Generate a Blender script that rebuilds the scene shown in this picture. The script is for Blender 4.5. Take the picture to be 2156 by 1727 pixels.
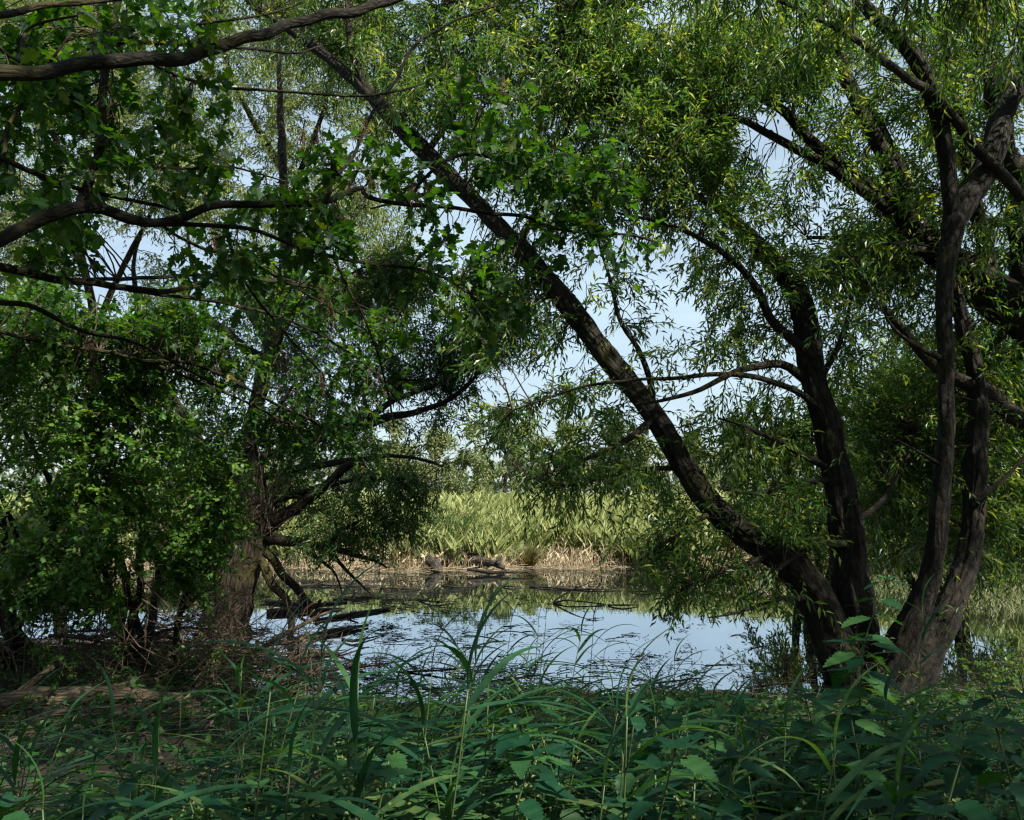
import bpy, math, random
import numpy as np
from mathutils import Vector, Matrix

# ------------------------------------------------------------------ clear
for o in list(bpy.data.objects):
    bpy.data.objects.remove(o, do_unlink=True)
scene = bpy.context.scene
col = scene.collection
random.seed(7)
RNG = np.random.default_rng(11)

# ------------------------------------------------------------------ camera
F = 1692.0                      # focal length in picture units (picture 2156 x 1727)
CX, CY, HORIZON = 1078.0, 863.5, 1035.0
CAMZ = 2.0
PITCH = math.atan((HORIZON - CY) / F)
cam_data = bpy.data.cameras.new("camera")
cam_data.sensor_width = 36.0
cam_data.lens = 36.0 * F / 2156.0
cam_data.clip_start = 0.05
cam_data.clip_end = 3000.0
cam = bpy.data.objects.new("camera", cam_data)
cam.location = (0, 0, CAMZ)
cam.rotation_euler = (math.pi / 2 + PITCH, 0, 0)
col.objects.link(cam)
scene.camera = cam

# ------------------------------------------------------------------ sky and sun
SUN_ELEV = math.radians(47)
SUN_AZ = math.atan2(0.80, -0.60)           # where the sun stands: to the right, a little behind the camera
SUN_ROT = SUN_AZ
world = bpy.data.worlds.new("World")
scene.world = world
world.use_nodes = True
wn, wl = world.node_tree.nodes, world.node_tree.links
wn.clear()
w_out = wn.new("ShaderNodeOutputWorld")
w_bg = wn.new("ShaderNodeBackground")
w_bg.inputs["Strength"].default_value = 0.05
w_sky = wn.new("ShaderNodeTexSky")
w_sky.sky_type = 'NISHITA'
w_sky.sun_disc = False
w_sky.sun_elevation = SUN_ELEV
w_sky.sun_rotation = SUN_ROT
w_sky.air_density = 1.0
w_sky.dust_density = 0.9
w_sky.ozone_density = 0.6
w_tc = wn.new("ShaderNodeTexCoord")
w_map = wn.new("ShaderNodeMapping")
w_map.inputs["Scale"].default_value = (1.0, 1.0, 3.2)
w_noise = wn.new("ShaderNodeTexNoise")
w_noise.inputs["Scale"].default_value = 2.3
w_noise.inputs["Detail"].default_value = 7.0
w_noise.inputs["Roughness"].default_value = 0.55
w_ramp = wn.new("ShaderNodeValToRGB")
w_ramp.color_ramp.elements[0].position = 0.40
w_ramp.color_ramp.elements[0].color = (0.38, 0.38, 0.38, 1)
w_ramp.color_ramp.elements[1].position = 0.72
w_ramp.color_ramp.elements[1].color = (0.78, 0.78, 0.78, 1)
w_mix = wn.new("ShaderNodeMix")
w_mix.data_type = 'RGBA'
w_mix.inputs["B"].default_value = (7.5, 9.5, 10.8, 1)
wl.new(w_tc.outputs["Generated"], w_map.inputs["Vector"])
wl.new(w_map.outputs["Vector"], w_noise.inputs["Vector"])
wl.new(w_noise.outputs["Fac"], w_ramp.inputs["Fac"])
wl.new(w_ramp.outputs["Color"], w_mix.inputs["Factor"])
wl.new(w_sky.outputs["Color"], w_mix.inputs["A"])
wl.new(w_mix.outputs["Result"], w_bg.inputs["Color"])
wl.new(w_bg.outputs["Background"], w_out.inputs["Surface"])

sun_data = bpy.data.lights.new("sun", 'SUN')
sun_data.energy = 5.0
sun_data.angle = math.radians(0.53)
sun_data.color = (1.0, 0.94, 0.82)
sun = bpy.data.objects.new("sun", sun_data)
S = Vector((math.sin(SUN_AZ) * math.cos(SUN_ELEV), math.cos(SUN_AZ) * math.cos(SUN_ELEV), math.sin(SUN_ELEV)))
sun.rotation_euler = S.to_track_quat('Z', 'Y').to_euler()
sun.location = S * 60
col.objects.link(sun)

vs = scene.view_settings
vs.view_transform = 'Standard'
vs.look = 'None'
vs.exposure = 1.25
vs.gamma = 1.0
vs.use_curve_mapping = False
scene.render.engine = 'CYCLES'
cy = scene.cycles
cy.max_bounces = 5
cy.diffuse_bounces = 3
cy.glossy_bounces = 2
cy.transmission_bounces = 3
cy.transparent_max_bounces = 4
cy.caustics_reflective = False
cy.caustics_refractive = False
cy.sample_clamp_indirect = 4.0
cy.use_denoising = True
cy.filter_width = 1.3

# ------------------------------------------------------------------ geometry helpers
CP, SP = math.cos(PITCH), math.sin(PITCH)


def at(px, py, Y):
    """World point at distance Y along the view axis's ground direction for a picture position."""
    u = (np.asarray(px, float) - CX) / F
    v = (CY - np.asarray(py, float)) / F
    dy = CP - v * SP
    dz = SP + v * CP
    s = np.asarray(Y, float) / dy
    return np.stack(np.broadcast_arrays(u * s, dy * s, CAMZ + dz * s), -1)


def proj(P):
    d = np.asarray(P, float) - np.array([0, 0, CAMZ])
    z = d[..., 1] * CP + d[..., 2] * SP
    v = -d[..., 1] * SP + d[..., 2] * CP
    z = np.where(z < 0.05, 0.05, z)
    return CX + F * d[..., 0] / z, CY - F * v / z


def nrm(a):
    return a / np.maximum(np.linalg.norm(a, axis=-1, keepdims=True), 1e-9)


def smooth_path(pts, vals, step):
    """Catmull-Rom through pts (N,3) with vals (N,), resampled at about step metres."""
    pts = np.asarray(pts, float); vals = np.asarray(vals, float)
    ext = np.vstack([2 * pts[0] - pts[1], pts, 2 * pts[-1] - pts[-2]])
    out, ov = [], []
    for i in range(len(pts) - 1):
        p0, p1, p2, p3 = ext[i:i + 4]
        n = max(2, int(np.linalg.norm(p2 - p1) / step))
        t = np.linspace(0, 1, n, endpoint=False)[:, None]
        out.append(0.5 * ((2 * p1) + (-p0 + p2) * t + (2 * p0 - 5 * p1 + 4 * p2 - p3) * t ** 2 + (-p0 + 3 * p1 - 3 * p2 + p3) * t ** 3))
        ov.append(vals[i] + (vals[i + 1] - vals[i]) * t[:, 0])
    out.append(pts[-1:]); ov.append(vals[-1:])
    return np.vstack(out), np.concatenate(ov)


class Buf:
    """Collects vertices and faces, then links them as one mesh object."""
    def __init__(self):
        self.v, self.f, self.a, self.b, self.n = [], {3: [], 4: []}, [], [], 0

    def add(self, verts, faces, rnd=None, bark=None):
        verts = np.asarray(verts, float).reshape(-1, 3)
        self.v.append(verts)
        for f in (faces if isinstance(faces, list) else [faces]):
            f = np.asarray(f, np.int64)
            self.f[f.shape[1]].append(f + self.n)
        self.a.append(np.zeros(len(verts)) if rnd is None else np.broadcast_to(np.asarray(rnd, float), (len(verts),)))
        self.b.append(verts if bark is None else bark)
        self.n += len(verts)

    def mesh(self, name, mat, smooth=True):
        me = bpy.data.meshes.new(name)
        V = np.vstack(self.v)
        me.vertices.add(len(V)); me.vertices.foreach_set("co", V.astype(np.float32).ravel())
        t = np.vstack(self.f[3]) if self.f[3] else np.zeros((0, 3), int)
        q = np.vstack(self.f[4]) if self.f[4] else np.zeros((0, 4), int)
        idx = np.concatenate([t.ravel(), q.ravel()]).astype(np.int32)
        me.loops.add(len(idx)); me.loops.foreach_set("vertex_index", idx)
        starts = np.concatenate([np.arange(len(t)) * 3, len(t) * 3 + np.arange(len(q)) * 4]).astype(np.int32)
        me.polygons.add(len(starts)); me.polygons.foreach_set("loop_start", starts)
        me.polygons.foreach_set("use_smooth", np.full(len(starts), bool(smooth)))
        at_ = me.attributes.new("rnd", 'FLOAT', 'POINT'); at_.data.foreach_set("value", np.concatenate(self.a).astype(np.float32))
        ab = me.attributes.new("bark", 'FLOAT_VECTOR', 'POINT'); ab.data.foreach_set("vector", np.vstack(self.b).astype(np.float32).ravel())
        me.update(calc_edges=True)
        me.materials.append(mat)
        return me

    def build(self, name, mat, parent=None, smooth=True, kind=None):
        return link(name, self.mesh(name, mat, smooth), parent, kind)


def link(name, me, parent=None, kind=None):
    o = bpy.data.objects.new(name, me)
    col.objects.link(o)
    if parent is not None:
        o.parent = parent
        if parent.name in BAKED:               # meshes of this thing are modelled in world coordinates
            o.matrix_parent_inverse = Matrix.Translation(-parent.location)
    if kind:
        o["kind"] = kind
    return o


def tag(o, label, cat=None, group=None, kind=None):
    o["label"] = label
    if cat: o["category"] = cat
    if group: o["group"] = group
    if kind: o["kind"] = kind
    return o


BAKED = set()


def thing(name, label, cat, loc=(0, 0, 0), rotz=0.0, group=None, baked=False):
    o = bpy.data.objects.new(name, None)
    o.empty_display_size = 0.1
    col.objects.link(o)
    o.location = loc
    o.rotation_euler = (0, 0, rotz)
    if baked:
        BAKED.add(o.name)
    return tag(o, label, cat, group)


def vnoise(P):
    """Smooth value noise in 0..1 for points (...,3)."""
    P = np.asarray(P, float)
    i = np.floor(P).astype(np.int64); f = P - i
    f = f * f * (3 - 2 * f)
    out = 0
    for dx in (0, 1):
        for dy in (0, 1):
            for dz in (0, 1):
                x, y, z = i[..., 0] + dx, i[..., 1] + dy, i[..., 2] + dz
                h = (x * 374761393 + y * 668265263 + z * 2147483647) & 0xffffffff
                h = ((h ^ (h >> 13)) * 1274126177) & 0xffffffff
                h = ((h ^ (h >> 16)) & 0xffff) / 65535.0
                out = out + h * (f[..., 0] if dx else 1 - f[..., 0]) * (f[..., 1] if dy else 1 - f[..., 1]) * (f[..., 2] if dz else 1 - f[..., 2])
    return out


def frames(P):
    T = nrm(np.gradient(P, axis=0))
    N = np.zeros_like(T)
    ref = np.array([1.0, 0, 0]) if abs(T[0][0]) < 0.8 else np.array([0, 1.0, 0])
    n = ref - T[0] * ref.dot(T[0]); n /= np.linalg.norm(n)
    N[0] = n
    for i in range(1, len(T)):
        n = n - T[i] * n.dot(T[i])
        n = n / max(np.linalg.norm(n), 1e-9)
        N[i] = n
    return T, N, np.cross(T, N)


def tube(buf, pts, rad, sides=8, step=0.12, relief=0.0, flare=0.0, rnd=0.5, wob=0.0, seed=0, cut=True):
    """A limb: smooth bent tube with bark relief. pts (N,3), rad (N,) in metres."""
    P, R = smooth_path(pts, rad, step)
    if wob:
        r2 = np.random.default_rng(seed + 5)
        k = np.arange(len(P))[:, None] * 0.37
        P = P + wob * R[:, None] * (np.sin(k * r2.uniform(.5, 1.6, 3) + r2.uniform(0, 6, 3)) + 0.6 * np.sin(k * r2.uniform(1.7, 3, 3)))
    T, N, B = frames(P)
    s = np.concatenate([[0], np.cumsum(np.linalg.norm(np.diff(P, axis=0), axis=1))])
    th = np.linspace(0, 2 * np.pi, sides, endpoint=False)[None, :]
    ss = s[:, None]
    rr = np.repeat(R[:, None], sides, 1)
    if relief:
        ph = seed * 1.7
        q = np.stack(np.broadcast_arrays(np.cos(th) * rr, np.sin(th) * rr, ss + ph), -1)
        warp = vnoise(q * np.array([5, 5, 2.0]) + 40) - .5
        n1 = vnoise(q * np.array([17, 17, 3.0]) + warp[..., None] * 2.2 + ph)
        n2 = vnoise(q * np.array([34, 34, 7.0]) + 9 + ph)
        ridge = 1 - np.abs(2 * n1 - 1) * 1.6 + .5 * (n2 - .5)
        lump = vnoise(q * np.array([4, 4, 1.6]) + 71) - .5
        rr = rr + np.minimum(rr, .22) * relief * (1.1 * (ridge - .5) + 1.5 * lump)
    if flare:
        fl = np.exp(-ss / 0.45)
        rr = rr * (1 + flare * fl * (0.5 + 0.3 * np.sin(5 * th + seed) + 0.2 * np.sin(3 * th + 2 * seed)))
    V = P[:, None, :] + rr[..., None] * (np.cos(th)[..., None] * N[:, None, :] + np.sin(th)[..., None] * B[:, None, :])
    n = len(P)
    i, j = np.meshgrid(np.arange(n - 1), np.arange(sides), indexing='ij')
    jj = (j + 1) % sides
    q = np.stack([i * sides + j, i * sides + jj, (i + 1) * sides + jj, (i + 1) * sides + j], -1).reshape(-1, 4)
    bk = np.stack([np.cos(th) * np.maximum(rr, .01), np.sin(th) * np.maximum(rr, .01), np.repeat(ss, sides, 1)], -1).reshape(-1, 3)
    verts = np.vstack([V.reshape(-1, 3), P[0], P[-1]])
    a, b = n * sides, n * sides + 1
    ring = np.arange(sides)
    caps = np.vstack([np.stack([np.full(sides, a), (ring + 1) % sides, ring], -1),
                      np.stack([np.full(sides, b), (n - 1) * sides + ring, (n - 1) * sides + (ring + 1) % sides], -1)])
    buf.add(verts, [q, caps], rnd, np.vstack([bk, bk[0], bk[-1]]))
    return P, R


def twigs_batch(buf, paths, rad, sides=3, rnd=0.5):
    """Many thin stems at once: paths (M,K,3), rad (M,K)."""
    M, K, _ = paths.shape
    if M == 0:
        return
    T = nrm(np.gradient(paths, axis=1))
    ref = np.array([0.23, 0.31, 0.92])
    A = nrm(np.cross(T, ref)); B = np.cross(T, A)
    th = np.linspace(0, 2 * np.pi, sides, endpoint=False)
    V = paths[:, :, None, :] + rad[:, :, None, None] * (np.cos(th)[None, None, :, None] * A[:, :, None, :] + np.sin(th)[None, None, :, None] * B[:, :, None, :])
    m, k, j = np.meshgrid(np.arange(M), np.arange(K - 1), np.arange(sides), indexing='ij')
    base = m * K * sides
    jj = (j + 1) % sides
    q = np.stack([base + k * sides + j, base + k * sides + jj, base + (k + 1) * sides + jj, base + (k + 1) * sides + j], -1).reshape(-1, 4)
    buf.add(V.reshape(-1, 3), q, rnd)


# leaf templates: x across, y along (0..1), z up; triangles
def tpl_diamond(fold=0.10, sag=0.10, wide=0.42):
    v = np.array([[0, 0, 0], [-.5, wide, fold], [0, 1, -sag], [.5, wide, fold]], float)
    return v, np.array([[0, 2, 1], [0, 3, 2]])


def tpl_lance():
    v = np.array([[0, 0, 0], [-.36, .2, .03], [.36, .2, .03], [-.46, .5, .0], [.46, .5, .0], [0, 1, -.2], [0, .45, -.06]], float)
    t = np.array([[0, 6, 1], [0, 2, 6], [1, 6, 3], [2, 4, 6], [3, 6, 5], [4, 5, 6]])
    return v, t


def tpl_fan(right, center=(0, .4), cup=0.12, sag=0.12):
    r = [(x, y) for x, y in right]
    outline = [(0, 0)] + r + [(0, 1)] + [(-x, y) for x, y in reversed(r)]
    v = [(center[0], center[1], -0.02)] + [(x, y, cup * abs(x) - sag * y * y) for x, y in outline]
    n = len(outline)
    t = [(0, 1 + i, 1 + (i + 1) % n) for i in range(n)]
    return np.array(v, float), np.array(t)


MAPLE = tpl_fan([(.10, -.05), (.26, -.03), (.34, .10), (.22, .20), (.36, .24), (.58, .42), (.50, .52), (.34, .48), (.22, .52), (.28, .66), (.20, .80), (.10, .80)], (0, .36))
OAKISH = tpl_fan([(.06, .04), (.20, .14), (.16, .24), (.32, .34), (.34, .44), (.18, .48), (.36, .62), (.34, .74), (.18, .74), (.20, .90), (.08, .96)], (0, .5))
HAW = tpl_fan([(.36, .26), (.24, .42), (.44, .66), (.18, .78)], (0, .45))
MAPLE_SMALL = tpl_fan([(.26, -.03), (.22, .18), (.58, .42), (.24, .50), (.20, .78)], (0, .36))
DIA = tpl_diamond()
LANCE = tpl_lance()


def put_leaves(buf, tpl, pos, d, n, L, W, rnd):
    """Many copies of one leaf template in one mesh."""
    if len(pos) == 0:
        return
    tv, tf = tpl
    d = nrm(d)
    n = nrm(n - d * (n * d).sum(-1, keepdims=True))
    s = np.cross(d, n)
    V = (pos[:, None, :] + tv[None, :, 1:2] * L[:, None, None] * d[:, None, :] + tv[None, :, 0:1] * W[:, None, None] * s[:, None, :]
         + tv[None, :, 2:3] * L[:, None, None] * n[:, None, :])
    f = (tf[None] + (np.arange(len(pos)) * len(tv))[:, None, None]).reshape(-1, 3)
    buf.add(V.reshape(-1, 3), f, np.repeat(rnd, len(tv)))


UP = np.array([0, 0, 1.0])

# places where sky or the far bank shows through the leaves (picture positions, radii, share of twigs missing)
GAPS = [(935, 520, 50, 65, .93), (1435, 650, 48, 60, .8), (1330, 640, 50, 50, .45), (1075, 800, 70, 40, .93), (1235, 690, 60, 70, .3), (1180, 760, 60, 40, .6),
        (1510, 815, 65, 38, .85), (1400, 730, 50, 40, .35), (1615, 285, 62, 60, .95), (1660, 340, 40, 40, .8), (225, 560, 80, 60, .93), (200, 640, 60, 30, .93),
        (530, 260, 35, 40, .8), (740, 330, 40, 50, .85), (690, 280, 30, 30, .8), (430, 640, 34, 22, .8), (525, 370, 30, 30, .75), (980, 505, 40, 40, .8),
        (985, 985, 125, 60, .88), (950, 1110, 50, 50, .75), (1060, 1100, 40, 70, .6), (1000, 1060, 90, 50, .8), (930, 1180, 110, 25, .8), (1100, 1250, 260, 70, .97), (1250, 1350, 330, 60, .99),
        (1560, 1330, 120, 50, .97), (760, 1250, 120, 60, .97), (870, 850, 70, 30, .5), (1210, 1105, 170, 60, .72), (1260, 740, 150, 140, .12), (1560, 560, 30, 30, .7), (1150, 900, 120, 40, .45), (470, 470, 40, 40, .5), (640, 260, 40, 50, .5), (1230, 560, 50, 40, .55), (640, 640, 30, 25, .6), (1740, 250, 25, 30, .6)]


# few leafy shoots are kept in front of the old stems: (line, half width, distance, share of twigs missing)
BARE = [([(1745, 1340), (1712, 1250), (1660, 1185), (1575, 1130), (1505, 1072), (1442, 985), (1390, 893), (1330, 812), (1267, 737), (1210, 660), (1150, 588), (1087, 512)], 42, 9.3, .88),
        ([(1030, 455), (975, 400), (900, 325), (835, 260), (775, 195)], 30, 9.9, .75),
        ([(1806, 1400), (1790, 1220), (1782, 1110), (1764, 1000), (1742, 900), (1718, 820), (1702, 740), (1692, 660)], 40, 9.2, .72),
        ([(1900, 1370), (1935, 1290), (1963, 1215), (1986, 1030), (1993, 830), (1988, 640), (2003, 490), (1990, 330)], 36, 8.5, .88),
        ([(2008, 455), (2078, 345), (2140, 180)], 34, 8.6, .85), ([(1984, 280), (1930, 130), (1830, 22)], 26, 8.2, .7),
        ([(2260, 742), (2180, 682), (2040, 582), (1935, 490), (1850, 410)], 40, 9.9, .7), ([(1790, 360), (1650, 240)], 22, 9.8, .7), ([(1860, 330), (1772, 120)], 24, 10, .6),
        ([(2260, 935), (2080, 832), (1960, 762)], 24, 9.4, .7), ([(2020, 1250), (2052, 1060), (2060, 860)], 34, 9.2, .6),
        ([(480, 1330), (503, 1200), (530, 1120), (540, 1000), (530, 930), (560, 760), (590, 660)], 36, 11.6, .25), ([(560, 1120), (680, 1030), (750, 975)], 22, 11.3, .7), ([(600, 1215), (670, 1310)], 40, 11.4, .8),
        ([(760, 898), (910, 858), (1000, 790)], 14, 11, .6), ([(1700, 760), (1600, 600), (1440, 486)], 18, 9, .7), ([(1690, 790), (1540, 780), (1400, 842)], 20, 9, .75)]


def gap_keep(P, rng, strength=1.0):
    px, py = proj(P)
    keep = np.ones(len(P), bool)
    for line, hw, dist, p in BARE:
        best = np.full(len(P), 1e9)
        for (x0, y0), (x1, y1) in zip(line[:-1], line[1:]):
            vx, vy = x1 - x0, y1 - y0
            t = np.clip(((px - x0) * vx + (py - y0) * vy) / (vx * vx + vy * vy), 0, 1)
            best = np.minimum(best, np.hypot(px - x0 - t * vx, py - y0 - t * vy))
        pr = p * np.clip(1.5 - best / hw, 0, 1) * (P[:, 1] < dist + .15) * np.clip(.4 + strength, 0, 1)
        keep &= rng.random(len(P)) > pr
    for gx, gy, rx, ry, p in GAPS:
        q = ((px - gx) / rx) ** 2 + ((py - gy) / ry) ** 2
        pr = p * strength * np.clip(1.6 - q * 0.9, 0, 1)
        keep &= rng.random(len(P)) > pr
    return keep


def bez(P0, P1, P2, t):
    t = t[..., None]
    return (1 - t) ** 2 * P0 + 2 * t * (1 - t) * P1 + t ** 2 * P2


def bez_d(P0, P1, P2, t):
    t = t[..., None]
    return nrm(2 * (1 - t) * (P1 - P0) + 2 * t * (P2 - P1))


class Foliage:
    """Grows side branches from a skeleton to target points, then leafy shoots along them."""
    def __init__(self, seed):
        self.rng = np.random.default_rng(seed)
        self.leaf, self.twig = Buf(), Buf()
        self.big = []              # (pos, dir, normal, length) kept back for single leaf objects
        self.count = 0

    def grow(self, skel, T, tpl=DIA, maxlen=4.5, spacing=0.085, shoot=(.28, .5), nleaf=12, leaf=(.07, .11), ratio=.17, droop=.45, upn=1.0,
             gaps=1.0, t0=.25, spread=.6, hang=.25, rise=.14, srad=.0022, brad=1.0, sides=4):
        rng = self.rng
        M = len(T)
        if M == 0:
            return
        D = np.linalg.norm(T[:, None, :] - skel[None], axis=2) * rng.uniform(1, 1.45, (M, len(skel)))
        st = skel[D.argmin(1)]
        ln = np.linalg.norm(T - st, axis=1)
        sc = np.minimum(1, maxlen / np.maximum(ln, 1e-6))[:, None]
        st = T + (st - T) * sc
        ln = np.maximum(np.linalg.norm(T - st, axis=1), .05)
        mid = (st + T) / 2 + UP * (rise * ln)[:, None] + rng.normal(0, 1, (M, 3)) * (.09 * ln)[:, None]
        K = 7
        tt = np.linspace(0, 1, K)
        paths = np.stack([bez(st, mid, T, np.full(M, t)) for t in tt], 1)
        paths[:, 1:] += rng.normal(0, 1, (M, K - 1, 3)) * (.016 * ln)[:, None, None]
        r0 = (.003 + .0042 * ln) * brad
        twigs_batch(self.twig, paths, r0[:, None] * (1 - .75 * tt[None]) + .0012, sides, np.repeat(rng.random(M), K * sides))
        cnt = np.maximum(2, (ln * (1 - t0) / spacing)).astype(int)
        idx = np.repeat(np.arange(M), cnt)
        n = len(idx)
        t = t0 + (1 - t0) * rng.random(n)
        kf = t * (K - 1); k0 = np.minimum(kf.astype(int), K - 2); fr = (kf - k0)[:, None]
        pos = paths[idx, k0] * (1 - fr) + paths[idx, k0 + 1] * fr
        tan = bez_d(st[idx], mid[idx], T[idx], t)
        L = rng.uniform(shoot[0], shoot[1], n)
        d = nrm(tan * .55 + rng.normal(0, spread, (n, 3)) - UP * droop * .5)
        keep = gap_keep(pos + d * (L * .6)[:, None], rng, gaps) if gaps else np.ones(n, bool)
        idx, pos, d, L = idx[keep], pos[keep], d[keep], L[keep]
        n = len(pos)
        if n == 0:
            return
        g = droop * rng.uniform(.5, 1.3, n)
        ss = np.array([0, .9])
        sp = pos[:, None, :] + d[:, None, :] * (L[:, None] * ss)[..., None] - UP * ((g * L)[:, None] * ss ** 2)[..., None]
        twigs_batch(self.twig, sp, np.full((n, 2), srad) * np.array([1.2, .5]), 3, .5)
        hue = np.repeat(rng.random(n), nleaf)
        k = np.tile(np.arange(nleaf), n)
        s = (k + rng.random(n * nleaf)) / nleaf
        I = np.repeat(np.arange(n), nleaf)
        lp = pos[I] + d[I] * (L[I] * s)[:, None] - UP * (g[I] * L[I] * s ** 2)[:, None]
        td = nrm(d[I] - UP * (2 * g[I] * s)[:, None])
        a = nrm(np.cross(td, UP + .01)); b = np.cross(td, a)
        az = k * 2.4 + rng.normal(0, .5, len(k)) + np.repeat(rng.random(n) * 6.28, nleaf)
        radial = a * np.cos(az)[:, None] + b * np.sin(az)[:, None]
        ld = nrm(td * .8 + radial * .75 - UP * hang + rng.normal(0, .15, (len(k), 3)))
        nn = UP * upn + rng.normal(0, .6, (len(k), 3))
        LL = rng.uniform(leaf[0], leaf[1], len(k)) * (1 - .35 * np.abs(s - .45))
        W = LL * ratio * rng.uniform(.8, 1.25, len(k))
        rnd = np.clip(.55 * hue + .45 * rng.random(len(k)), 0, 1)
        put_leaves(self.leaf, tpl, lp, ld, nn, LL, W, rnd)
        self.count += len(k)
        return lp, ld, nn, LL

    def finish(self, root, leafmat, twigmat):
        if self.leaf.n:
            self.leaf.build("crown", leafmat, root, smooth=False, kind="stuff")
        if self.twig.n:
            self.twig.build("twigs", twigmat, root, kind="stuff")


def blob_targets(rng, blobs, mult=1.0):
    out = []
    for bx, by, rx, ry, y0, y1, n in blobs:
        n = max(1, int(n * mult))
        r = np.sqrt(rng.random(n)); a = rng.random(n) * 2 * np.pi
        out.append(at(bx + rx * r * np.cos(a), by + ry * r * np.sin(a), rng.uniform(y0, y1, n)))
    return np.vstack(out)


# ------------------------------------------------------------------ materials
def newmat(name):
    m = bpy.data.materials.new(name)
    m.use_nodes = True
    nt = m.node_tree
    nt.nodes.clear()
    return m, nt.nodes, nt.links


def ramp(nodes, stops):
    r = nodes.new("ShaderNodeValToRGB")
    e = r.color_ramp.elements
    while len(e) < len(stops):
        e.new(0.5)
    for el, (p, c) in zip(e, stops):
        el.position = p
        el.color = (*c, 1)
    return r


def leaf_material(name, stops, trans=0.38, rough=0.42, tgain=(1.5, 1.45, .6), spec=.5, obj=False):
    m, N, Lk = newmat(name)
    out = N.new("ShaderNodeOutputMaterial")
    if obj:
        info = N.new("ShaderNodeObjectInfo"); src = info.outputs["Random"]
    else:
        atn = N.new("ShaderNodeAttribute"); atn.attribute_name = "rnd"; src = atn.outputs["Fac"]
    r = ramp(N, stops)
    if obj:
        ns = N.new("ShaderNodeTexNoise"); ns.inputs["Scale"].default_value = 14
        tc = N.new("ShaderNodeTexCoord"); Lk.new(tc.outputs["Object"], ns.inputs["Vector"])
        mth = N.new("ShaderNodeMath"); mth.operation = 'MULTIPLY_ADD'
        mth.inputs[1].default_value = .45; Lk.new(ns.outputs["Fac"], mth.inputs[0])
        m2 = N.new("ShaderNodeMath"); m2.operation = 'MULTIPLY_ADD'; m2.inputs[1].default_value = .75; m2.inputs[2].default_value = -.1
        Lk.new(src, m2.inputs[0]); Lk.new(m2.outputs[0], mth.inputs[2]); src = mth.outputs[0]
    Lk.new(src, r.inputs["Fac"])
    p = N.new("ShaderNodeBsdfPrincipled")
    p.inputs["Roughness"].default_value = rough
    p.inputs["Specular IOR Level"].default_value = spec
    Lk.new(r.outputs["Color"], p.inputs["Base Color"])
    g = N.new("ShaderNodeMix"); g.data_type = 'RGBA'; g.blend_type = 'MULTIPLY'; g.inputs["Factor"].default_value = 1
    g.inputs["B"].default_value = (*tgain, 1)
    Lk.new(r.outputs["Color"], g.inputs["A"])
    t = N.new("ShaderNodeBsdfTranslucent"); Lk.new(g.outputs["Result"], t.inputs["Color"])
    mx = N.new("ShaderNodeMixShader"); mx.inputs["Fac"].default_value = trans
    Lk.new(p.outputs[0], mx.inputs[1]); Lk.new(t.outputs[0], mx.inputs[2])
    Lk.new(mx.outputs[0], out.inputs["Surface"])
    return m


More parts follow.
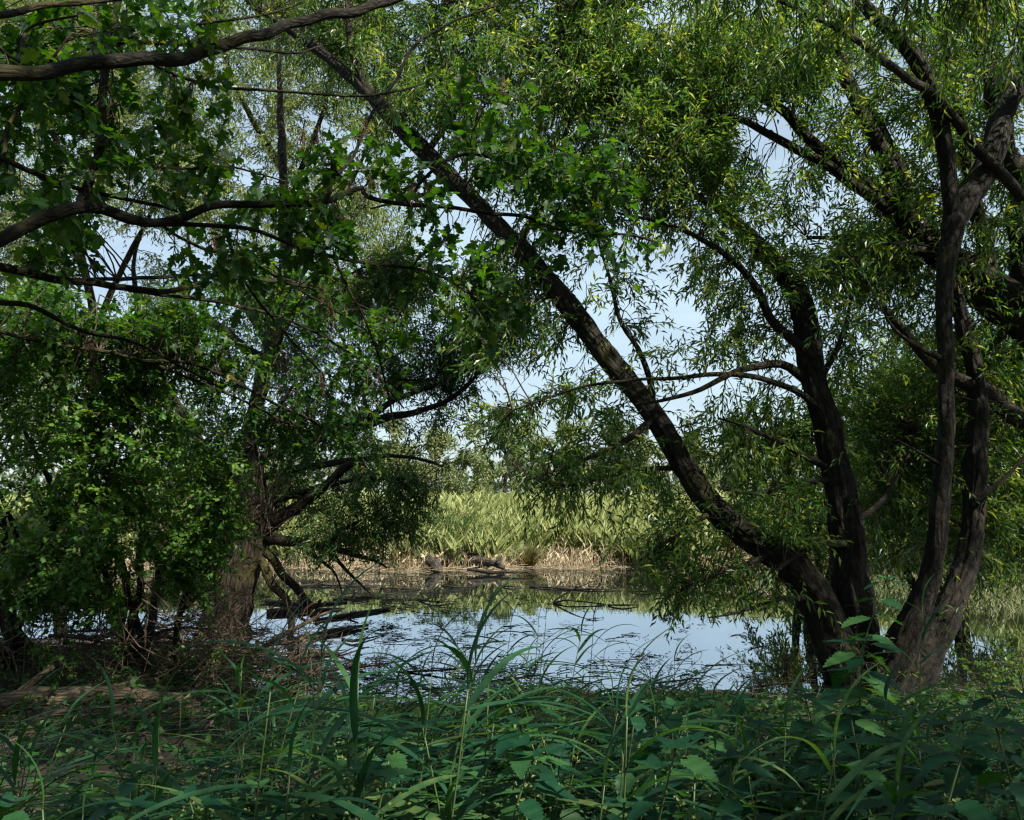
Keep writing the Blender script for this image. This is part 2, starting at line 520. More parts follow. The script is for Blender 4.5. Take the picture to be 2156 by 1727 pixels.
def bark_material(name, dark, light, moss=None, moss_amt=.5, scale=1.0, bump=.8):
    m, N, Lk = newmat(name)
    out = N.new("ShaderNodeOutputMaterial")
    p = N.new("ShaderNodeBsdfPrincipled"); p.inputs["Roughness"].default_value = .85
    p.inputs["Specular IOR Level"].default_value = .25
    an = N.new("ShaderNodeAttribute"); an.attribute_name = "bark"
    mp = N.new("ShaderNodeMapping"); mp.inputs["Scale"].default_value = (15 * scale, 15 * scale, 4.2 * scale)
    n0 = N.new("ShaderNodeTexNoise"); n0.inputs["Scale"].default_value = 5.0; n0.inputs["Detail"].default_value = 3
    Lk.new(an.outputs["Vector"], n0.inputs["Vector"])
    wv = N.new("ShaderNodeVectorMath"); wv.operation = 'MULTIPLY_ADD'; wv.inputs[1].default_value = (.09, .09, .22)
    Lk.new(n0.outputs["Color"], wv.inputs[0]); Lk.new(an.outputs["Vector"], wv.inputs[2])
    Lk.new(wv.outputs[0], mp.inputs["Vector"])
    n1 = N.new("ShaderNodeTexNoise"); n1.inputs["Scale"].default_value = 2.6; n1.inputs["Detail"].default_value = 7
    n1.inputs["Roughness"].default_value = .7
    Lk.new(mp.outputs[0], n1.inputs["Vector"])
    v1 = N.new("ShaderNodeTexVoronoi"); v1.feature = 'DISTANCE_TO_EDGE'; v1.inputs["Scale"].default_value = 1.0
    Lk.new(mp.outputs[0], v1.inputs["Vector"])
    vm = N.new("ShaderNodeMath"); vm.operation = 'MULTIPLY'; vm.use_clamp = True; vm.inputs[1].default_value = 3.6
    Lk.new(v1.outputs["Distance"], vm.inputs[0])
    mix = N.new("ShaderNodeMath"); mix.operation = 'MULTIPLY_ADD'; mix.inputs[1].default_value = .5
    Lk.new(vm.outputs[0], mix.inputs[0]); Lk.new(n1.outputs["Fac"], mix.inputs[2])
    r = ramp(N, [(.42, dark), (.72, tuple((a * .55 + b * .45) for a, b in zip(dark, light))), (1.0, light)])
    Lk.new(mix.outputs[0], r.inputs["Fac"])
    colr = r.outputs["Color"]
    if moss:
        n2 = N.new("ShaderNodeTexNoise"); n2.inputs["Scale"].default_value = 1.7; n2.inputs["Detail"].default_value = 5
        tc = N.new("ShaderNodeTexCoord"); Lk.new(tc.outputs["Object"], n2.inputs["Vector"])
        rr = ramp(N, [(1 - moss_amt, (0, 0, 0)), (min(1, 1 - moss_amt + .18), (.8, .8, .8))])
        Lk.new(n2.outputs["Fac"], rr.inputs["Fac"])
        mm = N.new("ShaderNodeMix"); mm.data_type = 'RGBA'; mm.inputs["B"].default_value = (*moss, 1)
        Lk.new(rr.outputs["Color"], mm.inputs["Factor"]); Lk.new(colr, mm.inputs["A"])
        colr = mm.outputs["Result"]
    Lk.new(colr, p.inputs["Base Color"])
    bp = N.new("ShaderNodeBump"); bp.inputs["Strength"].default_value = bump; bp.inputs["Distance"].default_value = .035
    Lk.new(mix.outputs[0], bp.inputs["Height"]); Lk.new(bp.outputs[0], p.inputs["Normal"])
    Lk.new(p.outputs[0], out.inputs["Surface"])
    return m


M = {}
M["willow_leaf"] = leaf_material("willow_leaf", [(0, (.018, .064, .018)), (.4, (.050, .126, .028)), (.7, (.130, .215, .050)), (1, (.37, .38, .13))], .48, .38, (1.8, 1.65, .42), .5)  # palest stop: silvery leaf tone, brightened to paint in canopy highlights
M["willow_leaf_silver_lit"] = leaf_material("willow_leaf_silver_lit", [(0, (.09, .14, .045)), (.6, (.16, .22, .070)), (1, (.28, .31, .11))], .44, .45, (1.5, 1.4, .6))  # paler copy of the willow leaf, sunlit look put into the colour
M["pollard_leaf"] = leaf_material("pollard_leaf", [(0, (.024, .068, .020)), (.6, (.052, .112, .028)), (1, (.11, .16, .04))], .45, .42, (1.9, 1.7, .5), .35)
M["maple_leaf"] = leaf_material("maple_leaf", [(0, (.012, .050, .012)), (.6, (.030, .090, .016)), (.9, (.075, .14, .022)), (1, (.17, .14, .03))], .48, .45, (2.3, 2.1, .35), .35)
M["maple_leaf_single"] = leaf_material("maple_leaf_single", [(0, (.020, .058, .018)), (.6, (.036, .088, .022)), (1, (.10, .15, .03))], .42, .42, (2.0, 2.0, .45), obj=True)
M["hawthorn_leaf"] = leaf_material("hawthorn_leaf", [(0, (.028, .090, .020)), (.5, (.062, .150, .028)), (1, (.15, .235, .045))], .44, .42, (1.9, 1.75, .4), .35)
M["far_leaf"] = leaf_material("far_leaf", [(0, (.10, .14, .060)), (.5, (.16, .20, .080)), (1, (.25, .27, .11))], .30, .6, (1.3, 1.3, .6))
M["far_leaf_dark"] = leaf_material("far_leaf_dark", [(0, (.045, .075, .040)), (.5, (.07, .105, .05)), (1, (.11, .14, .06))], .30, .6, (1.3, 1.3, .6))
M["reed_green"] = leaf_material("reed_green", [(0, (.19, .24, .085)), (.5, (.28, .33, .12)), (.85, (.38, .40, .18)), (1, (.55, .50, .29))], .38, .5, (1.2, 1.15, .55))
M["reed_dry"] = leaf_material("reed_dry", [(0, (.26, .19, .11)), (.5, (.50, .40, .26)), (1, (.68, .60, .44))], .25, .7, (1, 1, .8))
M["sedge"] = leaf_material("sedge", [(0, (.20, .10, .03)), (.35, (.26, .17, .05)), (.7, (.16, .18, .06)), (1, (.22, .25, .09))], .3, .6, (1, 1, .6))
M["fore_reed"] = leaf_material("fore_reed", [(0, (.007, .042, .022)), (.4, (.018, .072, .032)), (.75, (.044, .115, .036)), (1, (.16, .17, .05))], .40, .5, (1.8, 1.7, .45), .3, obj=True)
M["nettle_leaf"] = leaf_material("nettle_leaf", [(0, (.004, .034, .018)), (.5, (.010, .056, .024)), (1, (.044, .115, .028))], .38, .5, (1.9, 1.8, .45), .25, obj=True)
M["broad_leaf"] = leaf_material("broad_leaf", [(0, (.016, .075, .014)), (.5, (.032, .110, .018)), (1, (.07, .16, .026))], .4, .45, (1.9, 1.8, .4), .35, obj=True)
M["ground_leaf"] = leaf_material("ground_leaf", [(0, (.010, .044, .014)), (.6, (.024, .074, .018)), (.9, (.05, .10, .024)), (1, (.12, .10, .04))], .36, .5, (1.8, 1.7, .4), .22)
M["stem_green"] = leaf_material("stem_green", [(0, (.05, .085, .028)), (1, (.07, .11, .03))], .1, .5)
M["flower_string"] = leaf_material("flower_string", [(0, (.10, .15, .04)), (1, (.17, .20, .06))], .3, .6)
M["dead_leaf"] = leaf_material("dead_leaf", [(0, (.06, .028, .018)), (.5, (.13, .058, .036)), (1, (.23, .115, .07))], .25, .7, (1, .8, .6))
M["litter"] = leaf_material("litter", [(0, (.030, .020, .013)), (.6, (.075, .048, .030)), (1, (.17, .12, .08))], .1, .8, (1, 1, 1))
M["weed_dark"] = leaf_material("weed_dark", [(0, (.010, .011, .008)), (.7, (.022, .020, .014)), (1, (.05, .045, .03))], .1, .7, (1, 1, 1), .3)
M["bark_willow"] = bark_material("bark_willow", (.0025, .002, .0015), (.027, .022, .014), (.036, .034, .009), .44, 1.0, 1.0)
M["bark_branch"] = bark_material("bark_branch", (.004, .003, .002), (.028, .022, .013), (.048, .041, .010), .44, 2.2, .6)
M["bark_oak"] = bark_material("bark_oak", (.004, .003, .002), (.024, .020, .011), (.060, .050, .011), .48, 2.4, .7)
M["bark_pollard"] = bark_material("bark_pollard", (.004, .003, .002), (.042, .031, .018), (.058, .052, .011), .50, 1.2, 1.0)
M["twig"] = bark_material("twig", (.030, .022, .015), (.085, .066, .042), None, 0, 2, .2)
M["twig_green"] = bark_material("twig_green", (.040, .036, .016), (.085, .080, .035), None, 0, 2, .2)
M["driftwood"] = bark_material("driftwood", (.022, .016, .011), (.145, .112, .075), (.07, .06, .016), .34, 1.6, .7)
M["wet_wood"] = bark_material("wet_wood", (.010, .008, .007), (.055, .043, .033), None, 0, 1.3, .5)
M["pale_log"] = bark_material("pale_log", (.10, .075, .05), (.33, .27, .19), None, 0, 1.0, .6)
M["grey_log"] = bark_material("grey_log", (.010, .008, .007), (.075, .062, .050), None, 0, 1.0, .8)


def ground_material():
    m, N, Lk = newmat("ground_soil")
    out = N.new("ShaderNodeOutputMaterial"); p = N.new("ShaderNodeBsdfPrincipled"); p.inputs["Roughness"].default_value = .9
    tc = N.new("ShaderNodeTexCoord")
    n1 = N.new("ShaderNodeTexNoise"); n1.inputs["Scale"].default_value = 3.2; n1.inputs["Detail"].default_value = 9; n1.inputs["Roughness"].default_value = .7
    Lk.new(tc.outputs["Object"], n1.inputs["Vector"])
    soil = ramp(N, [(.3, (.007, .005, .004)), (.5, (.020, .014, .009)), (.72, (.055, .039, .025))])
    Lk.new(n1.outputs["Fac"], soil.inputs["Fac"])
    straw = ramp(N, [(.3, (.05, .038, .025)), (.55, (.15, .115, .07)), (.75, (.32, .26, .17))])
    Lk.new(n1.outputs["Fac"], straw.inputs["Fac"])
    sx = N.new("ShaderNodeSeparateXYZ"); Lk.new(tc.outputs["Object"], sx.inputs[0])
    mr = N.new("ShaderNodeMapRange"); mr.inputs["From Min"].default_value = 14.5; mr.inputs["From Max"].default_value = 15.5
    Lk.new(sx.outputs["Y"], mr.inputs["Value"])
    mx = N.new("ShaderNodeMix"); mx.data_type = 'RGBA'
    Lk.new(mr.outputs[0], mx.inputs["Factor"]); Lk.new(soil.outputs["Color"], mx.inputs["A"]); Lk.new(straw.outputs["Color"], mx.inputs["B"])
    Lk.new(mx.outputs["Result"], p.inputs["Base Color"])
    bp = N.new("ShaderNodeBump"); bp.inputs["Strength"].default_value = .9; bp.inputs["Distance"].default_value = .03
    Lk.new(n1.outputs["Fac"], bp.inputs["Height"]); Lk.new(bp.outputs[0], p.inputs["Normal"])
    Lk.new(p.outputs[0], out.inputs["Surface"])
    return m


def water_material():
    m, N, Lk = newmat("pond_water")
    out = N.new("ShaderNodeOutputMaterial"); p = N.new("ShaderNodeBsdfPrincipled")
    p.inputs["Base Color"].default_value = (.010, .013, .009, 1)
    p.inputs["Roughness"].default_value = .012
    p.inputs["IOR"].default_value = 1.5
    p.inputs["Specular IOR Level"].default_value = .62
    tc = N.new("ShaderNodeTexCoord")
    n1 = N.new("ShaderNodeTexNoise"); n1.inputs["Scale"].default_value = 2.2; n1.inputs["Detail"].default_value = 3
    Lk.new(tc.outputs["Object"], n1.inputs["Vector"])
    bp = N.new("ShaderNodeBump"); bp.inputs["Strength"].default_value = .05; bp.inputs["Distance"].default_value = .02
    Lk.new(n1.outputs["Fac"], bp.inputs["Height"]); Lk.new(bp.outputs[0], p.inputs["Normal"])
    gl = N.new("ShaderNodeBsdfGlossy"); gl.inputs["Roughness"].default_value = .01; gl.inputs["Color"].default_value = (.84, .92, 1, 1)
    Lk.new(bp.outputs[0], gl.inputs["Normal"])
    mx = N.new("ShaderNodeMixShader"); mx.inputs["Fac"].default_value = .45
    Lk.new(p.outputs[0], mx.inputs[1]); Lk.new(gl.outputs[0], mx.inputs[2])
    Lk.new(mx.outputs[0], out.inputs["Surface"])
    return m


# ------------------------------------------------------------------ ground and water
def sstep(a, b, x):
    t = np.clip((x - a) / (b - a), 0, 1)
    return t * t * (3 - 2 * t)


def near_shore(x):
    return 8.1 + 3.0 * (1 - sstep(-4.3, -2.4, x)) + .22 * np.sin(x * 1.7) + .12 * np.sin(x * 4.1 + 1)


def far_shore(x):
    return 20.8 - 5.0 * sstep(3.0, 13.0, x) + .35 * np.sin(x * .9 + .5) + .18 * np.sin(x * 2.7) + 8 * sstep(18, 60, np.abs(x))


def ground_z(x, y):
    x = np.asarray(x, float); y = np.asarray(y, float)
    yn, yf = near_shore(x), far_shore(x)
    bump = .035 * np.sin(x * 2.3 + y * 1.1) + .03 * np.sin(x * 3.9 - y * 2.7) + .02 * np.sin(x * 7.1 + y * 6.3)
    near = np.clip((yn - y) * .16, -.5, .42)
    far = np.clip((y - yf) * .10, -.5, .10 + .0006 * np.maximum(0, y - 40))
    z = np.maximum(near, far)
    return z + bump * np.clip(np.abs(z) * 6, .15, 1)


def build_ground():
    xs = np.unique(np.concatenate([np.linspace(-14, 16, 151), np.linspace(-60, 60, 61), np.array([-600, -400, -250, -150, -90, 90, 150, 250, 400, 600])]))
    ys = np.unique(np.concatenate([np.linspace(0, 24, 161), np.linspace(24, 60, 37), np.array([-300, -120, -60, -30, -15, -8, -4, -2, 80, 120, 200, 320, 500, 900])]))
    X, Y = np.meshgrid(xs, ys, indexing='ij')
    Z = ground_z(X, Y)
    b = Buf()
    ny = len(ys)
    i, j = np.meshgrid(np.arange(len(xs) - 1), np.arange(ny - 1), indexing='ij')
    q = np.stack([i * ny + j, (i + 1) * ny + j, (i + 1) * ny + j + 1, i * ny + j + 1], -1).reshape(-1, 4)
    b.add(np.stack([X, Y, Z], -1), q)
    tag(b.build("ground", ground_material(), kind="structure"), "dark soil bank in front and pale dry bank across the pond")
    w = Buf()
    w.add([[-70, 5, 0], [75, 5, 0], [75, 34, 0], [-70, 34, 0]], np.array([[0, 1, 2, 3]]))
    tag(w.build("pond_water", water_material(), kind="structure"), "still dark pond water mirroring the pale sky")


build_ground()


# ------------------------------------------------------------------ tree helper
def px_r(r, Y):
    return r * Y / F


LAST = [None]


def limb(root, name, mat, spec, sides=10, step=.12, relief=.06, flare=0, wob=.25, label=None, skel=None, seed=None, ys=None):
    """spec: list of (px, py, Y, radius in picture units)."""
    pts = np.array([at(p[0], p[1], p[2]) for p in spec])
    rad = np.array([px_r(p[3], p[2]) for p in spec])
    seed = random.randrange(999) if seed is None else seed
    b = Buf()
    P, R = tube(b, pts, rad, sides, step, relief, flare, .5, wob, seed)
    o = b.build(name, mat, root)
    LAST[0] = o
    if label: o["label"] = label
    if skel is not None:
        skel.append(P[::2])
    return P, R


def sp(pts, y0, y1, r0, r1, pw=1.0):
    """Give a traced picture line depths and radii that run from start to end."""
    n = len(pts)
    return [(p[0], p[1], y0 + (y1 - y0) * i / (n - 1), r0 + (r1 - r0) * (i / (n - 1)) ** pw) for i, p in enumerate(pts)]


# ------------------------------------------------------------------ willow with four stems at the water's edge
def base_of(px, py, Y, dz=0.0):
    p = at(px, py, Y)
    return (float(p[0]), float(p[1]), float(ground_z(p[0], p[1])) + dz)


def build_right_willow():
    root = thing("willow_tree", "big multi-stemmed willow rising from the pond edge with one stem leaning far over", "tree", base_of(1850, 1420, 8.7), baked=True)
    sk = []
    bw, bb = M["bark_willow"], M["bark_branch"]
    slim = lambda L_, k=.84: [(p[0], p[1], p[2], p[3] * (k if p[1] < 1330 else (k + 1) / 2)) for p in L_]
    A = [(1800, 1440, 8.75, 50), (1745, 1340, 8.7, 40), (1712, 1250, 8.7, 38), (1660, 1185, 8.7, 36), (1575, 1130, 8.75, 32), (1505, 1072, 8.8, 30), (1442, 985, 8.9, 27), (1390, 893, 9.0, 26), (1330, 812, 9.1, 25),
         (1267, 737, 9.2, 27), (1210, 660, 9.3, 26), (1150, 588, 9.4, 25), (1087, 512, 9.5, 24), (1030, 455, 9.6, 22), (975, 400, 9.7, 21), (900, 325, 9.9, 20), (835, 260, 10, 18), (775, 195, 10.2, 16), (700, 130, 10.4, 14),
         (620, 70, 10.6, 12), (540, 15, 10.8, 9), (470, -50, 11, 6), (420, -130, 11.2, 2)]
    limb(root, "trunk", bw, slim(A, .86), 48, .05, .17, .08, .03, "leaning willow stem arching up to the left over the water", sk, 1)
    B = [(1812, 1440, 8.9, 58), (1806, 1330, 8.9, 46), (1792, 1220, 8.95, 40), (1782, 1110, 9, 36), (1764, 1000, 9.05, 32), (1742, 900, 9.1, 30), (1718, 820, 9.2, 27), (1702, 740, 9.3, 28), (1692, 660, 9.4, 27), (1668, 600, 9.5, 26),
         (1622, 545, 9.6, 22), (1560, 480, 9.7, 18), (1510, 420, 9.8, 14), (1470, 340, 9.9, 10), (1440, 260, 10, 7)]
    limb(root, "trunk", bw, slim(B, .90), 48, .05, .19, .1, .03, "thick dark middle willow stem with twiggy side shoots", sk, 2)
    C = [(1862, 1450, 8.6, 58), (1895, 1370, 8.5, 42), (1930, 1290, 8.4, 32), (1958, 1215, 8.35, 27), (1972, 1130, 8.3, 25), (1982, 1030, 8.3, 24), (1990, 930, 8.3, 23), (1992, 830, 8.3, 22), (1990, 730, 8.3, 22), (1988, 640, 8.3, 22), (1992, 560, 8.3, 23), (2003, 490, 8.3, 27), (2008, 455, 8.3, 26)]
    limb(root, "trunk", bw, slim(C, .76), 48, .05, .17, .08, .02, "straight dark willow stem that forks into two high up", sk, 3)
    limb(root, "limb", bw, [(2006, 470, 8.3, 20), (2000, 420, 8.25, 18), (1994, 350, 8.2, 17), (1984, 280, 8.1, 17), (1964, 205, 8.0, 17), (1930, 130, 7.9, 16), (1880, 70, 7.8, 15), (1830, 22, 7.7, 13), (1780, -40, 7.6, 11)], 20, .07, .12, 0, .06, None, sk)
    limb(root, "limb", bw, [(2004, 475, 8.32, 24), (2040, 415, 8.4, 25), (2078, 345, 8.5, 25), (2108, 255, 8.6, 24), (2140, 180, 8.7, 23), (2175, 100, 8.8, 21), (2200, -10, 8.9, 18)], 24, .07, .12, 0, .05, None, sk)
    Dd = [(1885, 1440, 8.9, 60), (1955, 1350, 8.95, 38), (2008, 1260, 9.0, 31), (2040, 1160, 9.1, 28), (2052, 1060, 9.2, 26), (2056, 960, 9.2, 24), (2060, 860, 9.3, 22), (2052, 770, 9.3, 20), (2030, 690, 9.3, 20), (2010, 600, 9.4, 15), (2000, 500, 9.5, 11), (2010, 380, 9.6, 8)]
    limb(root, "trunk", bw, slim(Dd, .82), 48, .05, .18, .08, .03, "crooked dark willow stem behind the forked one", sk, 4)
    # side limbs
    for pts, y0, y1, r0, r1 in [
        ([(1705, 760), (1665, 712), (1622, 660), (1592, 602), (1540, 552), (1490, 512), (1440, 486), (1380, 466), (1300, 448)], 9.2, 8.6, 15, 6),
        ([(1700, 800), (1645, 770), (1585, 775), (1525, 795), (1462, 826), (1400, 842), (1340, 850)], 9.2, 8.4, 13, 5),
        ([(1728, 862), (1660, 818), (1560, 788), (1450, 795), (1330, 800), (1200, 822), (1080, 865)], 9.1, 8.3, 10, 3),
        ([(1748, 990), (1690, 955), (1632, 925), (1570, 898), (1510, 880)], 9.0, 8.4, 10, 4),
        ([(1385, 872), (1330, 920), (1270, 950), (1190, 985), (1110, 1010)], 9.0, 8.3, 11, 4),
        ([(1420, 985), (1340, 988), (1262, 1010), (1190, 1022), (1140, 1018)], 8.9, 8.4, 7, 3),
        ([(1378, 862), (1366, 790), (1340, 730), (1308, 680), (1288, 600), (1262, 520), (1236, 450)], 9.0, 9.4, 10, 4),
        ([(1510, 1075), (1450, 1110), (1390, 1150), (1330, 1190)], 8.8, 8.1, 9, 3),
        ([(1640, 1165), (1570, 1190), (1480, 1220), (1400, 1260)], 8.7, 7.9, 9, 3),
        ([(1720, 1260), (1640, 1260), (1560, 1290), (1490, 1300)], 8.7, 7.8, 8, 3),
        ([(1785, 1150), (1720, 1150), (1650, 1190), (1600, 1240)], 8.9, 8.0, 10, 4),
        ([(1765, 1010), (1690, 1015), (1600, 1040), (1520, 1030)], 9.0, 8.6, 9, 4),
        ([(975, 400), (930, 400), (850, 420), (780, 440)], 9.7, 9.9, 9, 4),
        ([(770, 195), (745, 120), (735, 60), (728, -20)], 10.2, 10.3, 13, 8),
        ([(900, 325), (960, 230), (1010, 130), (1030, 20)], 9.9, 10.5, 10, 5),
        ([(1090, 515), (1150, 420), (1190, 300), (1200, 170), (1180, 50)], 9.5, 10.2, 11, 5),
        ([(835, 260), (900, 180), (960, 90), (940, 0)], 10, 10.4, 9, 5),
        ([(1560, 480), (1450, 400), (1340, 330), (1230, 190), (1120, 110)], 9.7, 9.8, 10, 4),
        ([(1990, 760), (1940, 735), (1880, 690), (1850, 640)], 8.3, 7.9, 9, 3),
        ([(1990, 990), (1930, 950), (1880, 920)], 8.3, 8.0, 6, 3),
        ([(1782, 1110), (1850, 1060), (1900, 990), (1930, 900)], 9, 9.6, 9, 4),
        ([(2048, 1060), (2110, 1010), (2160, 960), (2200, 930)], 9, 8.8, 8, 4),
        ([(1716, 820), (1760, 740), (1790, 640), (1810, 540)], 9.2, 9.5, 10, 4),
    ]:
        limb(root, "branch", bb, sp(pts, y0, y1, r0 * .8, r1 * .45), 10, .1, .08, 0, .35, None, sk)
    skel = np.vstack(sk)
    f = Foliage(21)
    blobs = [(1000, 110, 170, 130, 8.6, 12, 95), (1250, 120, 200, 130, 8.3, 12, 120), (1150, 290, 170, 110, 8.8, 11.5, 80), (1370, 280, 180, 120, 8.3, 11, 100), (1470, 150, 170, 150, 8.2, 11, 100), (890, 240, 120, 100, 9, 11.5, 45),
             (1300, 420, 170, 80, 8.5, 10.5, 62), (1480, 430, 120, 110, 8.6, 10.5, 62), (800, 110, 140, 120, 9.5, 12, 60), (660, 60, 110, 80, 10, 12, 30), (1180, 600, 130, 80, 8.6, 10, 30), (1090, 700, 130, 70, 8.6, 10, 34), (1040, 600, 110, 80, 9.2, 10.6, 30), (1130, 480, 100, 70, 9.2, 10.4, 20),
             (1290, 830, 110, 70, 8.2, 9.5, 28), (1150, 850, 120, 60, 8.2, 9.5, 24), (1050, 905, 90, 50, 8.2, 9.2, 14), (1130, 960, 110, 70, 8.1, 9.2, 28), (1260, 980, 140, 70, 8.1, 9.3, 34), (1350, 1070, 100, 80, 8, 9.2, 28), (1190, 1060, 50, 60, 8.1, 8.8, 12),
             (1470, 1150, 130, 110, 7.9, 9.3, 56), (1560, 1230, 120, 65, 7.8, 9, 34), (1400, 1225, 70, 50, 7.8, 8.6, 16), (1600, 1010, 110, 120, 8.4, 10.5, 56), (1500, 920, 110, 70, 8.4, 9.6, 32),
             (1490, 600, 80, 60, 8.6, 10, 22), (1390, 660, 110, 100, 8.6, 10, 24), (1440, 760, 100, 60, 8.4, 9.6, 14), (1570, 700, 90, 60, 8.6, 10, 24), (1630, 560, 110, 90, 8.6, 10.5, 46), (1610, 880, 90, 60, 8.6, 10, 20), (1800, 620, 120, 140, 8.4, 11, 62), (1860, 840, 130, 150, 9.2, 12, 66), (1880, 1050, 110, 130, 9.3, 12, 54), (1690, 1100, 60, 90, 8, 8.8, 16),
             (1830, 470, 120, 80, 8.4, 11, 36), (2090, 900, 80, 130, 8.9, 11, 34), (2110, 1090, 70, 120, 9, 11, 26), (1260, 900, 120, 50, 8.5, 10, 16), (760, -140, 160, 110, 9.5, 12, 40), (1080, -150, 180, 120, 8.8, 12, 60), (1400, -150, 180, 120, 8.6, 11, 60), (560, -60, 90, 90, 10, 12, 22)]
    f.grow(skel, blob_targets(f.rng, blobs), nleaf=11, leaf=(.085, .15), ratio=.22, droop=.32, hang=.22, maxlen=3.2, spacing=.092)
    # short shoots straight out of the stems
    ii = f.rng.choice(len(skel), 140)
    f.grow(skel, skel[ii] + f.rng.normal(0, .42, (140, 3)), nleaf=10, leaf=(.06, .10), ratio=.18, maxlen=1.0, spacing=.12, brad=.6)
    f.finish(root, M["willow_leaf"], M["twig"])
    return f.count


# ------------------------------------------------------------------ leaning willow whose trunk stands beyond the right edge
def build_leaning_willow():
    root = thing("willow_tree", "willow with thick limb slanting in from the right edge, high above the forked stem", "tree", (7.6, 9.8, float(ground_z(7.6, 9.8))), baked=True)
    sk = []
    bw, bb = M["bark_willow"], M["bark_branch"]
    limb(root, "trunk", bw, [(2560, 1500, 10.2, 90), (2540, 1300, 10.1, 74), (2470, 1080, 10, 66), (2370, 880, 9.9, 58), (2260, 742, 9.8, 52), (2180, 682, 9.8, 47), (2110, 632, 9.8, 43), (2040, 582, 9.8, 38), (1985, 535, 9.8, 32), (1935, 490, 9.8, 28), (1892, 445, 9.8, 24)], 40, .07, .16, .2, .04, "thick slanting willow trunk coming in at the right edge", sk, 8)
    for pts, y0, y1, r0, r1 in [
        ([(1925, 480), (1895, 400), (1850, 310), (1805, 210), (1772, 120), (1742, 20), (1730, -50)], 9.8, 10.2, 20, 11),
        ([(1895, 450), (1850, 410), (1790, 360), (1720, 300), (1650, 240), (1590, 200), (1530, 150)], 9.8, 9.6, 19, 7),
        ([(1870, 440), (1800, 392), (1730, 342), (1640, 292), (1560, 256), (1500, 235)], 9.8, 9.3, 14, 5),
        ([(1905, 450), (1900, 370), (1860, 280), (1790, 170), (1760, 90)], 9.9, 10.4, 16, 8),
        ([(2180, 690), (2150, 480), (2120, 300), (2085, 150), (2060, 50), (2050, -40)], 9.8, 9.3, 26, 16),
        ([(2380, 1000), (2260, 935), (2150, 882), (2080, 832), (2020, 800), (1960, 762), (1905, 695), (1862, 650)], 9.7, 9.0, 26, 6),
        ([(2110, 630), (2060, 480), (2040, 330), (2000, 190), (1990, 60)], 9.8, 9.2, 18, 9),
        ([(2260, 740), (2290, 500), (2200, 250), (2150, 50)], 9.8, 8.0, 24, 12),
        ([(1985, 535), (1900, 520), (1800, 500), (1700, 500)], 9.8, 9.2, 10, 4),
        ([(2150, 420), (2000, 240), (1880, 140), (1760, 60), (1640, 0)], 8.6, 6.0, 12, 5),
        ([(2480, 1100), (2300, 1130), (2180, 1120), (2080, 1060)], 10, 9.6, 14, 5),
    ]:
        limb(root, "branch", bb, sp(pts, y0, y1, r0, r1), 12, .1, .09, 0, .25, None, sk)
    skel = np.vstack(sk)
    f = Foliage(33)
    blobs = [(1650, 90, 200, 120, 8.4, 11, 90), (1850, 150, 180, 150, 8.2, 11, 90), (2050, 150, 150, 180, 8, 11, 84), (1740, 320, 140, 80, 8.8, 11, 46), (1960, 350, 120, 120, 8.8, 11, 50), (2100, 480, 110, 150, 8.6, 11, 60), (1880, 560, 140, 90, 9.2, 11.5, 40),
             (2090, 720, 110, 110, 9, 11.5, 44), (1600, 380, 100, 60, 8.6, 10, 26), (2120, 900, 70, 120, 9.5, 12, 24), (2140, 1100, 60, 140, 9.5, 12, 22)]
    f.grow(skel, blob_targets(f.rng, blobs), nleaf=11, leaf=(.085, .15), ratio=.22, droop=.32, hang=.22, maxlen=3.2, spacing=.092)
    # the rest of the crown, beyond the right edge and overhead, keeps the right bank in shade
    sk3 = [skel]
    for e, r in [((9.8, 8.0, 8.4), .10), ((8.4, 5.4, 8.6), .08), ((11.2, 10.2, 7.6), .08), ((6.2, 5.2, 8.8), .07)]:
        b = Buf(); s0 = np.array(at(2470, 1080, 10)); e = np.array(e)
        Q, _ = tube(b, np.array([s0, (s0 + e) / 2 + [0, 0, .7], e]), np.array([r, r * .7, r * .25]), 12, .15, .1, 0, .5, .3)
        b.build("limb", bw, root); sk3.append(Q)
    T = np.vstack([np.array(c) + f.rng.normal(0, 1, (n, 3)) * np.array(s) for c, s, n in [((9.8, 8.0, 8.4), (1.5, 1.5, 1.1), 120), ((8.4, 5.4, 8.6), (1.4, 1.3, .9), 100), ((11.2, 10.2, 7.6), (1.4, 1.5, 1.1), 80), ((6.2, 5.0, 8.9), (1.1, .9, .6), 60)]])
    T = T[T[:, 2] > 2.9 + .66 * np.maximum(T[:, 1], 0) * (T[:, 0] < .68 * T[:, 1])]
    f.grow(np.vstack(sk3), T, nleaf=9, leaf=(.10, .16), ratio=.27, droop=.3, maxlen=3.0, spacing=.13, gaps=0)
    f.finish(root, M["willow_leaf"], M["twig"])
    return f.count


